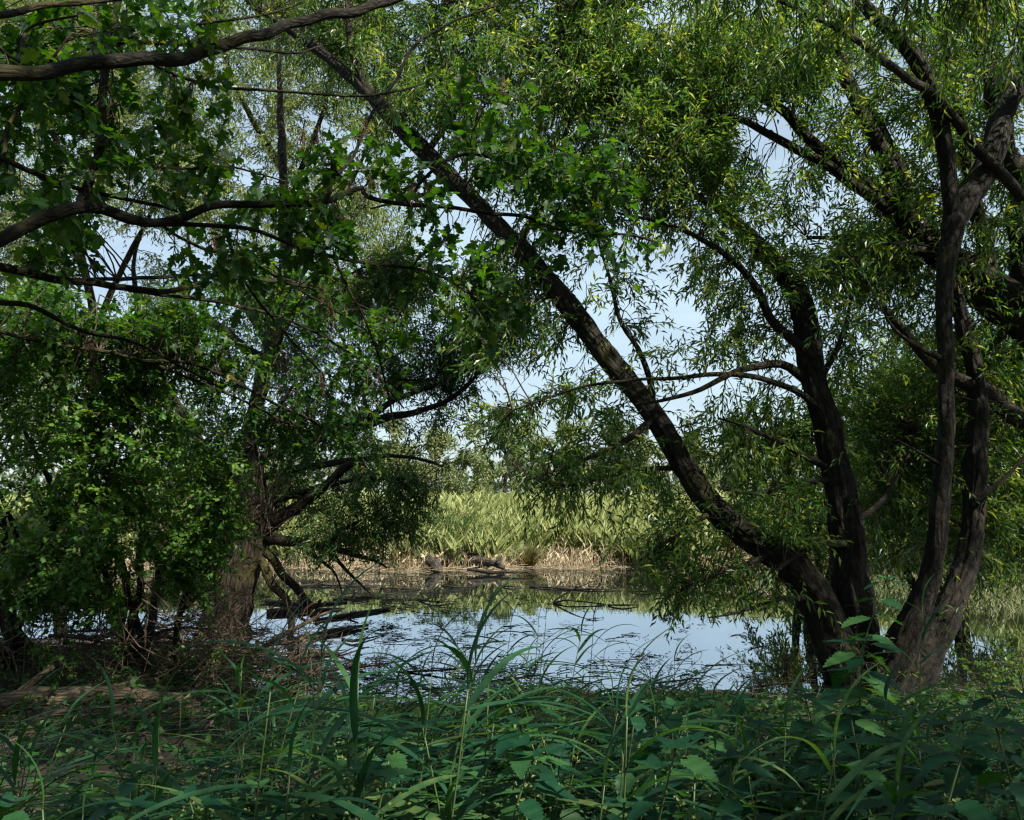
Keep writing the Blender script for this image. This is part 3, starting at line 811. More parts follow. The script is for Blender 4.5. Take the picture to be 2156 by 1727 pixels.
# ------------------------------------------------------------------ willow beside the camera: only its hanging sprays show, its crown shades the near bank
def build_near_willow():
    root = thing("willow_tree", "near willow whose dark leafy sprays hang in along the top right edge", "tree", (5.3, .8, float(ground_z(5.3, .8))), baked=True)
    sk = []
    b = Buf()
    P, R = tube(b, np.array([[5.3, .8, .2], [5.2, .8, 2], [5.0, .9, 4], [4.6, 1.0, 6.2], [4.1, 1.1, 8.4]]), np.array([.30, .26, .22, .17, .10]), 36, .08, .16, .2, .5, .04, 77)
    b.build("trunk", M["bark_willow"], root); sk.append(P)
    for e, z, r in [((1.6, 1.6, 8.9), 6.5, .08), ((7.4, -1.6, 8.8), 5.5, .09), ((3.6, -3.0, 8.8), 6, .09), ((-.4, 1.8, 8.8), 7, .06), ((7.2, 3.0, 8.4), 5.5, .08), ((4.6, 4.2, 6.9), 5, .06), ((3.2, 5.0, 6.6), 5.5, .05), ((1.8, 5.4, 6.7), 6, .04)]:
        i = int(np.argmin(np.abs(P[:, 2] - z))); b = Buf()
        Q, _ = tube(b, np.array([P[i], (P[i] + np.array(e)) / 2 + [0, 0, .6], e]), np.array([r, r * .7, r * .25]), 12, .12, .1, 0, .5, .3, int(z * 10))
        b.build("limb", M["bark_branch"], root); sk.append(Q)
    skel = np.vstack(sk)
    f = Foliage(78)
    near = [(1490, 10, 110, 50, 5.2, 6.4, 8), (1690, 30, 140, 70, 5.0, 6.4, 13), (1900, 50, 130, 80, 5.0, 6.6, 12), (2080, 90, 100, 110, 5.2, 6.8, 12), (1250, -10, 90, 40, 5.2, 6.2, 4)]
    f.grow(skel, blob_targets(f.rng, near), tpl=LANCE, nleaf=12, leaf=(.08, .13), ratio=.21, droop=.45, hang=.3, maxlen=2.2, spacing=.095)
    T = np.vstack([np.array(c) + f.rng.normal(0, 1, (n, 3)) * np.array(s) for c, s, n in
                   [((2.0, 2.0, 8.9), (1.4, 1.1, .7), 45), ((4.6, 1.0, 9.2), (1.6, 1.3, .8), 85), ((6.8, -1.4, 8.9), (1.6, 1.4, .8), 75), ((3.6, -2.6, 8.8), (1.6, 1.4, .8), 75), ((-.3, 1.6, 8.8), (1.2, 1.0, .6), 12), ((7.2, 2.8, 8.5), (1.2, 1.2, .7), 55), ((1.0, -1.2, 9.0), (1.5, 1.2, .7), 60), ((9.0, -.5, 8.2), (1.2, 1.4, .8), 40)]])
    T = T[T[:, 2] > 7.4]
    f.grow(skel, T, nleaf=9, leaf=(.10, .16), ratio=.27, droop=.3, maxlen=3.0, spacing=.13, gaps=0)
    f.finish(root, M["willow_leaf"], M["twig"])
    return f.count


# ------------------------------------------------------------------ old pollard at the left of the pond
def build_pollard():
    root = thing("willow_tree", "old hollow pollard willow with mossy shaggy trunk standing at the left of the pond", "tree", base_of(480, 1350, 11.4), baked=True)
    sk = []
    bp, bb = M["bark_pollard"], M["bark_branch"]
    limb(root, "trunk", bp, [(470, 1360, 11.4, 54), (474, 1320, 11.4, 46), (488, 1265, 11.4, 40), (503, 1200, 11.4, 39), (522, 1150, 11.4, 40), (538, 1105, 11.4, 34), (542, 1060, 11.4, 25), (535, 1000, 11.45, 19), (527, 930, 11.5, 16), (545, 835, 11.6, 15), (562, 760, 11.7, 14),
                                 (584, 690, 11.8, 17), (600, 610, 11.9, 14), (603, 500, 12, 11), (596, 360, 12.2, 9), (590, 220, 12.4, 7), (586, 60, 12.6, 5)], 52, .05, .26, .1, .04, "shaggy brown trunk with a sunlit mossy patch near the water", sk, 12)
    for pts, y0, y1, r0, r1, lab in [
        ([(548, 1180), (572, 1222), (598, 1262), (612, 1305), (612, 1365)], 11.3, 11.0, 9, 6, "broken limb propped in the water"),
        ([(556, 1165), (600, 1215), (640, 1258), (658, 1290), (672, 1312)], 11.4, 11.2, 10, 8, "mossy limb bent down to the water"),
        ([(640, 1258), (664, 1280), (676, 1262)], 11.25, 11.15, 7, 7, None),
        ([(552, 1115), (620, 1072), (680, 1030), (722, 990), (748, 974), (765, 985)], 11.4, 10.9, 14, 6, "dark limb arching up to the right"),
        ([(560, 1140), (620, 1138), (680, 1150), (740, 1166), (790, 1182), (815, 1196)], 11.4, 10.8, 12, 4, None),
        ([(655, 1146), (700, 1172), (740, 1212), (782, 1252)], 11.1, 10.8, 6, 4, None),
        ([(515, 1120), (455, 1010), (405, 905), (365, 835), (330, 765), (300, 690)], 11.5, 11.9, 15, 7, None),
        ([(345, 1118), (395, 1146), (440, 1166), (500, 1180)], 11.2, 11.4, 12, 15, "mossy stub on the left of the trunk"),
        ([(548, 930), (640, 915), (760, 898), (840, 876), (910, 858), (968, 826), (1000, 790), (1022, 758)], 11.5, 10.6, 12, 5, None),
        ([(555, 960), (660, 930), (769, 880), (830, 842), (890, 822), (938, 810)], 11.5, 10.8, 11, 5, None),
        ([(548, 1010), (640, 985), (740, 968), (830, 960), (900, 972), (940, 985)], 11.4, 10.6, 9, 4, None),
        ([(560, 1060), (660, 1030), (760, 1010), (860, 1008)], 11.4, 10.9, 8, 4, None),
        ([(580, 700), (640, 640), (700, 600), (770, 560)], 11.8, 11.4, 9, 4, None),
        ([(586, 690), (520, 640), (450, 600), (390, 560)], 11.8, 12, 9, 4, None),
        ([(565, 760), (500, 720), (430, 650), (405, 560), (390, 440)], 11.7, 12.2, 10, 5, None),
        ([(690, 1150), (720, 1120), (760, 1095), (810, 1080)], 11.1, 10.8, 6, 3, None),
        ([(640, 1160), (700, 1200), (720, 1250)], 11.2, 10.9, 5, 3, None),
    ]:
        limb(root, "branch", bp if lab else bb, sp(pts, y0, y1, r0, r1 * (1 if lab else .4)), 14 if lab else 10, .08, .12, 0, .3, lab, sk)
    # thin shoots fanning out of the pollard head
    b = Buf()
    rng = np.random.default_rng(4)
    n = 70
    st = at(rng.normal(555, 22, n), rng.uniform(1060, 1150, n), rng.normal(11.35, .12, n))
    ang = rng.normal(.25, .55, n)
    ln = rng.uniform(.5, 1.5, n)
    en = st + np.stack([np.sin(ang) * ln, rng.normal(0, .25, n) * ln, np.cos(ang) * ln], -1)
    mid = (st + en) / 2 + rng.normal(0, .06, (n, 3))
    tt = np.linspace(0, 1, 6)
    paths = np.stack([bez(st, mid, en, np.full(n, t)) for t in tt], 1)
    twigs_batch(b, paths, (rng.uniform(.006, .013, n))[:, None] * (1 - .7 * tt[None]), 4)
    b.build("shoots", M["driftwood"], root, kind="stuff")
    sk.append(en)
    skel = np.vstack(sk)
    f = Foliage(41)
    blobs = [(880, 850, 110, 70, 10.4, 12, 34), (980, 800, 70, 60, 10.4, 11.6, 18), (930, 950, 90, 50, 10.4, 11.4, 24), (800, 1030, 130, 60, 10.4, 11.8, 66), (760, 1100, 120, 50, 10.4, 11.8, 62), (870, 1070, 70, 50, 10.4, 11.4, 26), (720, 1150, 100, 40, 10.4, 11.6, 38), (650, 1010, 90, 80, 11.0, 12.2, 34), (900, 1010, 80, 40, 10.4, 11.4, 22),
             (650, 850, 140, 120, 10.8, 12.5, 64), (740, 720, 110, 110, 10.8, 12.4, 44), (560, 820, 130, 130, 11, 13, 64), (450, 700, 120, 110, 11.2, 13, 50), (620, 640, 110, 90, 11.2, 13, 40), (690, 990, 110, 70, 10.8, 12, 36), (470, 950, 100, 110, 11.6, 13, 44), (400, 1060, 120, 90, 11.6, 13.5, 40),
             (330, 800, 110, 130, 11.8, 13.5, 46), (840, 740, 60, 80, 10.8, 12, 20), (830, 620, 70, 70, 11, 12.4, 20), (620, 1080, 90, 60, 11.6, 12.6, 20), (960, 690, 100, 90, 10.6, 12, 40), (1050, 740, 80, 80, 10.6, 11.8, 26), (880, 580, 80, 70, 10.8, 12.2, 26), (900, 760, 100, 60, 10.6, 12, 26)]
    f.grow(skel, blob_targets(f.rng, blobs), nleaf=12, leaf=(.075, .12), ratio=.22, droop=.25, maxlen=3.0, spacing=.085)
    f.finish(root, M["pollard_leaf"], M["twig"])
    return f.count


# ------------------------------------------------------------------ sunlit willows standing back on the left bank
def build_back_willows():
    total = 0
    defs = [
        ("tall pale silver-leaved willow catching the sun behind the pollard", (455, 1170, 18.5),
         [[(455, 1190), (520, 900), (585, 640), (596, 450), (590, 250), (585, 30)], [(560, 720), (470, 560), (430, 400), (400, 250)], [(590, 600), (680, 470), (740, 380), (800, 250)], [(596, 430), (650, 320), (690, 200), (700, 80)], [(592, 350), (530, 250), (480, 140), (460, 30)], [(580, 660), (700, 620), (800, 600), (860, 640)]],
         [(500, 200, 140, 140, 17, 20, 90), (660, 300, 130, 110, 17, 20, 80), (620, 120, 130, 110, 17.5, 20, 60), (780, 430, 110, 110, 17, 19.5, 60), (830, 600, 70, 110, 17, 19, 40), (430, 380, 100, 110, 17, 20, 56), (560, 480, 120, 90, 17, 20, 50), (780, 200, 90, 110, 17, 20, 40), (700, 640, 90, 80, 17, 19, 34), (520, -60, 160, 100, 17, 20, 44), (740, 40, 90, 80, 17, 20, 26)], 18.5),
        ("broad pale willow behind the hawthorn at the left edge", (120, 1180, 19.5),
         [[(120, 1190), (180, 900), (200, 700), (150, 450), (110, 250), (90, 60)], [(190, 720), (260, 560), (330, 420), (360, 280)], [(180, 560), (60, 420), (-20, 300)], [(160, 480), (230, 330), (260, 200)], [(260, 900), (290, 700), (280, 560), (300, 480)]],
         [(120, 300, 150, 130, 18, 21, 90), (280, 380, 110, 110, 18, 21, 60), (60, 480, 100, 100, 18, 21, 40), (330, 240, 90, 110, 18, 21, 50), (200, 130, 150, 100, 18, 21, 60), (40, 700, 110, 130, 18, 21, 40), (330, 620, 60, 80, 18, 21, 24), (120, 860, 150, 90, 18, 21, 40), (120, 10, 170, 100, 18, 21, 50), (-150, 250, 120, 250, 18, 21, 60), (-150, 700, 120, 200, 18, 21, 40)], 19.5),
    ]
    for label, (bx, by, bY), limbs, blobs, Y in defs:
        root = thing("willow_tree", label, "tree", base_of(bx, by, bY), baked=True)
        sk = []
        for i, pts in enumerate(limbs):
            limb(root, "trunk" if i == 0 else "limb", M["bark_pollard"], sp(pts, Y, Y + (0.3 if i == 0 else random.uniform(-.8, .8)), 13 if i == 0 else 8, 4 if i == 0 else 2.5), 10, .25, .1, 0, .2, None, sk)
        f = Foliage(50 + bx)
        f.grow(np.vstack(sk), blob_targets(f.rng, blobs, 1.5), nleaf=11, leaf=(.12, .19), ratio=.24, droop=.25, maxlen=5, spacing=.15, shoot=(.4, .7), srad=.003, upn=.8)
        f.finish(root, M["willow_leaf_silver_lit"], M["twig_green"])
        total += f.count
    return total


# ------------------------------------------------------------------ willow bushes on the right bank behind the stems
def build_right_bushes():
    total = 0
    defs = [
        ("rounded green willow bush across the water behind the middle stem", 1720, 14.6, [(1720, 1010, 120, 120, 13.6, 15.6, 70), (1620, 1110, 90, 80, 13.6, 15.4, 34), (1820, 1110, 110, 90, 13.6, 15.4, 44), (1780, 900, 110, 100, 13.8, 15.8, 54), (1700, 1190, 110, 40, 13.4, 14.8, 22)], 0),
        ("tall green willow bush between the forked stem and the right edge", 2010, 13.4, [(1960, 900, 120, 140, 12.6, 14.6, 70), (2080, 1010, 110, 140, 12.4, 14.4, 60), (1920, 1080, 110, 100, 12.6, 14.2, 50), (2060, 780, 110, 100, 12.8, 14.8, 44), (2010, 1170, 130, 50, 12.2, 13.8, 34), (1880, 760, 90, 90, 13, 15, 34), (2140, 1160, 60, 90, 12, 13.8, 20)], 0),
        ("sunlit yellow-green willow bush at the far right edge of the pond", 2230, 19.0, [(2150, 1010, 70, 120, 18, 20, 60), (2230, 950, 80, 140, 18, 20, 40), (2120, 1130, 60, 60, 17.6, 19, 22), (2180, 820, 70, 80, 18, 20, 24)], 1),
    ]
    for label, bx, Y, blobs, lit in defs:
        p = at(bx, 1240, Y)
        z0 = float(ground_z(p[0], Y))
        root = thing("willow_bush", label, "bush", (float(p[0]), Y, z0), baked=True)
        sk = []
        rng = np.random.default_rng(bx)
        for k in range(6):
            b = Buf()
            a = rng.uniform(-.8, .8); h = rng.uniform(2.0, 4.0)
            pts = np.array([[p[0] + rng.normal(0, .15), Y + rng.normal(0, .15), z0 - .1], [p[0] + a * h * .35, Y + rng.normal(0, .3), z0 + h * .5], [p[0] + a * h * .75, Y + rng.normal(0, .5), z0 + h]])
            P, R = tube(b, pts, np.array([.09, .06, .02]), 8, .2, .08, 0, .5, .3, k)
            b.build("stem", M["bark_branch"], root)
            sk.append(P)
        f = Foliage(70 + bx)
        f.grow(np.vstack(sk), blob_targets(f.rng, blobs), nleaf=12, leaf=(.10, .16), ratio=.24, droop=.25, maxlen=4, spacing=.11, shoot=(.3, .6), srad=.003, gaps=.7)
        f.finish(root, M["willow_leaf_silver_lit"] if lit else M["willow_leaf"], M["twig_green"])  # the bush meant as sunlit takes the paler leaf colour
        total += f.count
    return total


# ------------------------------------------------------------------ maple whose branches hang in from the left, close to the camera
def build_maple():
    root = thing("maple_tree", "maple with dark lobed leaves whose mossy branches reach in from the left edge", "tree", (-5.6, 1.2, float(ground_z(-5.6, 1.2))), baked=True)
    sk, sk_top = [], []
    bo = M["bark_oak"]
    b = Buf()
    tp = np.array([[-5.7, 1.2, .2], [-5.6, 1.1, 2], [-5.5, .9, 4], [-5.1, .4, 6], [-4.5, -.6, 8], [-3.8, -1.6, 9.6]])
    P, R = tube(b, tp, np.array([.34, .28, .24, .2, .15, .08]), 30, .08, .14, .4, .5, .05, 31)
    b.build("trunk", bo, root); sk_top.append(P)
    for a, z, rr in [((-7.5, -3, 8.5), 5, .09), ((-1.5, -4.5, 9), 6, .1), ((2.6, -2.8, 9.2), 7, .09), ((-6.5, 2.2, 8.2), 5, .08), ((-3, -6.5, 8.6), 6, .09), ((-2.5, 1.0, 8.8), 6.5, .07)]:
        i = int(np.argmin(np.abs(P[:, 2] - z)))
        b = Buf()
        mid = (P[i] + np.array(a)) / 2 + np.array([0, 0, .5])
        Q, _ = tube(b, np.array([P[i], mid, a]), np.array([rr, rr * .7, rr * .25]), 10, .15, .08, 0, .5, .3)
        b.build("limb", bo, root); sk_top.append(Q)
    big = [
        ([(-260, 215), (-60, 168), (60, 150), (170, 137), (300, 128), (400, 116), (480, 95), (570, 63), (650, 42), (740, 24), (830, -2), (910, -30)], 3.4, 5.6, 22, 12, .3),
        ([(-260, 610), (-80, 545), (0, 508), (80, 464), (160, 437), (212, 436), (280, 460), (330, 469), (390, 456), (450, 436), (540, 431), (620, 431), (680, 424), (722, 408), (762, 394)], 3.6, 5.2, 21, 6, .2),
        ([(168, 437), (182, 395), (206, 330), (216, 250), (221, 170), (226, 100), (240, 40), (258, -40)], 4.25, 4.9, 14, 9, .2),
        ([(-260, 520), (-60, 552), (0, 562), (80, 582), (180, 591), (240, 601), (330, 616), (400, 606), (432, 590), (475, 560)], 3.8, 5.6, 16, 5, .3),
        ([(212, 437), (270, 468), (400, 472), (520, 481), (600, 510), (700, 541), (800, 556), (900, 572), (965, 602), (1010, 640)], 4.3, 5.4, 8, 3, .2),
        ([(-120, 300), (0, 330), (60, 360), (130, 386), (200, 406), (330, 432), (372, 446)], 3.7, 4.7, 9, 4, .2),
        ([(300, 122), (350, 150), (450, 181), (550, 190), (640, 196), (770, 202), (850, 190), (890, 175)], 4.6, 5.4, 5, 3, .2),
        ([(222, 110), (300, 70), (360, 58), (430, 50), (560, 30), (640, 5)], 4.7, 5.3, 6, 3, .2),
        ([(226, 86), (320, 90), (420, 96), (520, 102), (620, 112), (680, 96)], 4.7, 5.4, 6, 3, .2),
        ([(-150, 40), (0, 30), (90, 12), (200, 4), (300, -12)], 3.8, 4.6, 11, 7, .2),
        ([(-120, 620), (0, 636), (72, 646), (144, 686), (200, 705), (280, 720), (360, 760), (470, 820)], 4.2, 5.6, 9, 3, .2),
        ([(690, 424), (700, 380), (742, 330), (788, 230), (836, 165), (872, 97), (944, 50), (1050, 10)], 5.0, 5.6, 6, 3, .2),
        ([(762, 395), (773, 414), (852, 432), (942, 435), (1014, 447), (1104, 457), (1157, 479), (1230, 490), (1337, 497), (1400, 520)], 5.2, 5.6, 7, 3, .2),
        ([(852, 432), (880, 390), (930, 345), (985, 325), (1050, 338), (1120, 352), (1220, 360), (1310, 350)], 5.2, 5.5, 5, 3, .2),
        ([(700, 541), (740, 620), (780, 700), (810, 800), (830, 900)], 5.0, 5.3, 4, 2.5, .3),
        ([(472, 481), (520, 600), (600, 700), (680, 790)], 4.9, 5.4, 4, 2.5, .3),
        ([(330, 352), (400, 356), (470, 350), (540, 365), (590, 380)], 4.5, 5.0, 4, 2.5, .3),
        ([(-40, 70), (40, 130), (60, 60), (180, 30)], 3.9, 4.4, 6, 3, .2),
        ([(-90, 430), (0, 345), (20, 260), (70, 180), (150, 70)], 3.9, 4.4, 6, 4, .2),
        ([(980, 420), (985, 330), (1000, 260), (1020, 200)], 5.3, 5.5, 3.5, 2, .2),
        ([(-180, 660), (-40, 690), (100, 720), (300, 760), (480, 830), (620, 900)], 5.6, 7.2, 7, 2.5, .3),
        ([(240, 601), (330, 620), (480, 640), (620, 680), (760, 760), (850, 860)], 5.0, 7.4, 6, 2.5, .3),
        ([(180, 591), (300, 585), (420, 580), (560, 590), (700, 620), (860, 690)], 4.9, 7.6, 6, 2.5, .3),
        ([(300, 760), (420, 770), (560, 840), (680, 900), (800, 970)], 6.4, 7.6, 5, 2.5, .3),
        ([(330, 469), (420, 520), (540, 560), (680, 640), (780, 700)], 4.6, 7.0, 5, 2.5, .3),
    ]
    owner, parts = [], []
    for pts, y0, y1, r0, r1, w in big:
        limb(root, "branch", bo, sp(pts, y0, y1, r0 * .78, r1 * .75), 14, .05, .10, 0, w, None, sk)
        parts.append(LAST[0]); owner += [len(parts) - 1] * len(sk[-1])
    # joins the low branches to the trunk
    for e in (at(-260, 215, 3.4), at(-260, 610, 3.6), at(-260, 520, 3.8)):
        b = Buf(); i = int(np.argmin(np.abs(P[:, 2] - (e[2] - .3))))
        tube(b, np.array([P[i], (P[i] + e) / 2 + [0, 0, .12], e]), np.array([.09, .065, .046]), 12, .1, .1, 0, .5, .1)
        b.build("branch", bo, root)
    skel = np.vstack(sk)
    f = Foliage(61)
    blobs = [(1030, 260, 90, 100, 4.9, 5.7, 24), (1160, 345, 130, 60, 4.9, 5.7, 30), (1280, 370, 70, 40, 5, 5.7, 10), (840, 330, 60, 60, 4.9, 5.6, 9), (710, 330, 50, 55, 4.8, 5.5, 10), (640, 440, 60, 50, 4.7, 5.5, 12), (310, 310, 100, 70, 4.2, 5.2, 20), (430, 350, 70, 40, 4.4, 5.2, 10),
             (270, 60, 110, 60, 4.3, 5.2, 15), (90, 90, 140, 90, 3.9, 5, 30), (60, 250, 100, 90, 3.9, 5.2, 24), (380, 60, 110, 60, 4.4, 5.4, 12), (150, 380, 110, 70, 4.0, 5.2, 16), (880, 400, 60, 50, 4.9, 5.6, 10), (930, 540, 80, 50, 4.8, 5.6, 16), (1090, 560, 110, 70, 5, 5.8, 22), (1050, 640, 80, 60, 5, 5.8, 14), (1200, 430, 90, 50, 5, 5.8, 14), (1330, 510, 80, 30, 5, 5.8, 8),
             (860, 690, 80, 60, 5, 5.8, 16), (780, 800, 80, 70, 5, 5.9, 16), (600, 600, 140, 90, 4.8, 5.9, 38), (700, 730, 110, 90, 4.9, 5.9, 32), (790, 950, 60, 50, 5, 5.8, 10), (680, 890, 100, 100, 5, 6, 24), (480, 560, 110, 60, 4.6, 5.6, 18), (650, 500, 90, 40, 4.6, 5.5, 14), (120, 520, 90, 60, 4, 5.2, 12),
             (100, 660, 110, 50, 4.2, 5.6, 24), (280, 690, 110, 60, 4.6, 5.8, 26), (450, 740, 120, 90, 4.8, 6, 34), (560, 930, 90, 90, 5.2, 6.2, 22), (380, 640, 80, 50, 4.6, 5.8, 16), (60, 760, 110, 70, 4.6, 5.8, 20), (180, 200, 90, 60, 4.2, 5.2, 8), (420, 200, 90, 50, 4.5, 5.3, 7), (540, 430, 50, 30, 4.6, 5.3, 6), (20, 420, 70, 70, 3.9, 5, 8)]
    T = blob_targets(f.rng, blobs)
    T2 = T[(proj(T)[0] < 900) & (proj(T)[1] > 580)]; T = T[~((proj(T)[0] < 900) & (proj(T)[1] > 580))]
    T2 = (T2 - [0, 0, CAMZ]) * 1.35 + [0, 0, CAMZ]
    f.grow(skel, T2, tpl=MAPLE_SMALL, nleaf=8, leaf=(.04, .08), ratio=.9, droop=.25, maxlen=1.8, spacing=.085, shoot=(.14, .3), hang=.1, upn=1.8, gaps=.7, brad=.8)
    f.grow(skel, T[::2], tpl=MAPLE, nleaf=6, leaf=(.055, .12), ratio=.84, droop=.35, maxlen=1.3, spacing=.15, shoot=(.14, .3), hang=.12, upn=1.8, gaps=.55, brad=.8)
    f.grow(skel, T[1::2], tpl=OAKISH, nleaf=6, leaf=(.055, .12), ratio=.8, droop=.3, maxlen=1.3, spacing=.15, shoot=(.14, .3), hang=.1, upn=1.6, gaps=.55, brad=.8)
    # single big leaves that can be told apart
    n = 250
    pick = blob_targets(f.rng, [b_[:6] + (max(1, int(b_[6] * .55)),) for b_ in blobs if b_[1] < 620])[:n * 2]
    D = np.linalg.norm(pick[:, None] - skel[None], axis=2)
    order = np.argsort(D.min(1))[:n]
    metas = []
    for nm, tp_ in (("leaf", MAPLE), ("leaf", OAKISH), ("leaf", MAPLE)):
        bb_ = Buf(); v = tp_[0].copy(); v[:, 0] *= .9
        v[:, 2] += -.18 * v[:, 1] ** 2 if len(metas) else 0
        bb_.add(v, tp_[1]); metas.append(bb_.mesh("maple_leaf", M["maple_leaf_single"], False))
    pet = Buf()
    for i in order:
        j = D[i].argmin()
        root_pt = skel[j]; dv = pick[i] - root_pt
        pos = root_pt + dv * min(1, .22 / max(np.linalg.norm(dv), 1e-6))
        d = Vector(nrm(dv + f.rng.normal(0, .25, 3) + np.array([0, 0, -.1]))); nn = Vector(UP * 1.3 + f.rng.normal(0, .55, 3))
        if d.length < .1: continue
        s_ = d.cross(nn).normalized(); nn = s_.cross(d)
        L = float(f.rng.uniform(.085, .135))
        o = link("leaf", metas[int(f.rng.integers(0, 3))], parts[owner[j]])
        mw = Matrix((s_, d, nn)).transposed().to_4x4()
        o.matrix_basis = Matrix.Translation(Vector(pos)) @ mw @ Matrix.Scale(L, 4)
        twigs_batch(pet, np.array([[root_pt, (root_pt + pos) / 2, pos]]), np.array([[.0016, .0013, .001]]), 3)
    if pet.n: pet.build("leaf_stalks", M["twig_green"], root, kind="stuff")
    # hanging bunches of dried seeds
    rng = np.random.default_rng(5)
    kms = []
    for v in range(3):
        kb = Buf(); m = 26
        p0 = rng.normal(0, .025, (m, 3)) - UP * (rng.random(m) * .10)[:, None]
        put_leaves(kb, DIA, p0, -UP + rng.normal(0, .35, (m, 3)), rng.normal(0, 1, (m, 3)), rng.uniform(.03, .055, m), rng.uniform(.006, .011, m), rng.random(m))
        twigs_batch(kb, np.stack([np.zeros((m, 3)) + UP * .03, p0 * .5, p0], 1), np.full((m, 3), .0008), 3, .2)
        kms.append(kb.mesh("seed_bunch", M["dead_leaf"], False))
    for x, y in [(740, 385), (770, 400), (785, 372), (700, 420), (668, 270), (770, 250), (870, 395), (905, 390), (250, 120), (120, 130), (90, 100), (150, 90), (190, 115), (690, 630), (680, 600), (700, 660), (515, 800), (525, 830), (710, 830), (1190, 60), (1050, 690), (115, 770), (135, 1000), (730, 8), (280, 330), (590, 395), (330, 210), (640, 270), (720, 455), (455, 480)]:
        tgt = at(x, y, 5.2)
        j = np.linalg.norm(skel - tgt, axis=1).argmin()
        o = link("seed_bunch", kms[int(rng.integers(0, 3))], parts[owner[j]])
        o.matrix_basis = Matrix.Translation(Vector(skel[j] * .75 + tgt * .25 if np.linalg.norm(skel[j] - tgt) > .25 else tgt)) @ Matrix.Rotation(rng.uniform(0, 6), 4, 'Z') @ Matrix.Scale(float(rng.uniform(.8, 1.25)), 4)
    # the crown above and behind the camera that shades the near bank
    T = np.vstack([np.array(c) + f.rng.normal(0, 1, (n_, 3)) * np.array(s) for c, s, n_ in
                   [((-3.4, -3.0, 8.6), (2.0, 1.7, 1.0), 95), ((.4, -4.2, 9), (2.0, 1.6, .9), 95), ((-3, -6, 8.4), (2.2, 1.5, 1.0), 70), ((3.0, -2.8, 9.2), (1.6, 1.6, .8), 80), ((-6.2, -2.2, 8), (1.5, 1.6, 1), 40), ((-2.5, 1.0, 8.6), (1.4, .9, .7), 55), ((.2, .8, 8.8), (1.3, 1.0, .7), 16), ((2.8, 1.2, 9), (1.3, 1.0, .7), 14), ((-6.5, 2.0, 8), (1.0, 1.0, .7), 26)]])
    T = T[T[:, 2] > 6.2]
    f.grow(np.vstack(sk_top), T, tpl=tpl_diamond(.1, .1, .45), nleaf=7, leaf=(.11, .17), ratio=.8, droop=.3, maxlen=3.5, spacing=.2, shoot=(.25, .45), gaps=0, upn=1.5)
    f.finish(root, M["maple_leaf"], M["twig"])
    return f.count


# ------------------------------------------------------------------ hawthorn bushes at the left
def build_hawthorn():
    total = 0
    defs = [
        ("hawthorn bush with sun-flecked lobed leaves filling the left edge", (-4.6, 7.3), [(60, 820, 150, 110, 6.6, 8.2, 46), (230, 830, 130, 90, 6.6, 8.2, 42), (120, 960, 170, 120, 6.4, 8, 62), (300, 960, 130, 110, 6.4, 7.8, 52), (90, 1100, 150, 110, 6.2, 7.6, 56), (60, 1230, 140, 80, 6.2, 7.4, 40), (250, 740, 130, 70, 6.8, 8.2, 30), (40, 690, 110, 90, 6.6, 8, 30)], 81),
        ("lower hawthorn bush hanging in front of the pollard trunk", (-3.6, 7.9), [(400, 960, 100, 100, 7, 8.4, 36), (290, 1090, 130, 100, 6.8, 8.2, 54), (420, 1090, 90, 90, 7, 8.4, 40), (270, 1200, 140, 70, 6.8, 8, 40), (400, 1190, 80, 50, 7, 8.2, 22), (480, 1130, 60, 60, 7.2, 8.2, 26), (470, 1010, 70, 70, 7.2, 8.4, 22), (430, 1240, 60, 40, 7.2, 8.2, 14), (150, 1280, 130, 50, 6.6, 7.8, 24)], 82),
    ]
    for label, (bx, bY), blobs, seed in defs:
        z0 = float(ground_z(bx, bY))
        root = thing("hawthorn_bush", label, "bush", (bx, bY, z0), baked=True)
        rng = np.random.default_rng(seed)
        sk = []
        for k in range(7):
            a, h = rng.uniform(-.75, .75), rng.uniform(1.4, 3.4)
            pts = np.array([[bx + rng.normal(0, .35), bY + rng.normal(0, .25), z0 - .1], [bx + a * h * .35, bY + rng.normal(0, .3), z0 + h * .5], [bx + a * h * .8, bY + rng.normal(0, .4), z0 + h]])
            b = Buf(); P, R = tube(b, pts, np.array([.045, .03, .012]) * rng.uniform(.7, 1.3), 8, .1, .08, 0, .5, .5, k)
            b.build("stem", M["bark_branch"], root); sk.append(P)
        f = Foliage(seed)
        f.grow(np.vstack(sk), blob_targets(f.rng, blobs), tpl=HAW, nleaf=10, leaf=(.042, .072), ratio=.86, droop=.2, maxlen=2.6, spacing=.068, shoot=(.14, .28), hang=.1, upn=1.7, gaps=.4, t0=.3, brad=.9)
        f.finish(root, M["hawthorn_leaf"], M["twig"])
        total += f.count
    return total


counts = [build_right_willow(), build_leaning_willow(), build_near_willow(), build_pollard(), build_back_willows(), build_right_bushes(), build_maple(), build_hawthorn()]
print("LEAVES", counts, sum(counts))

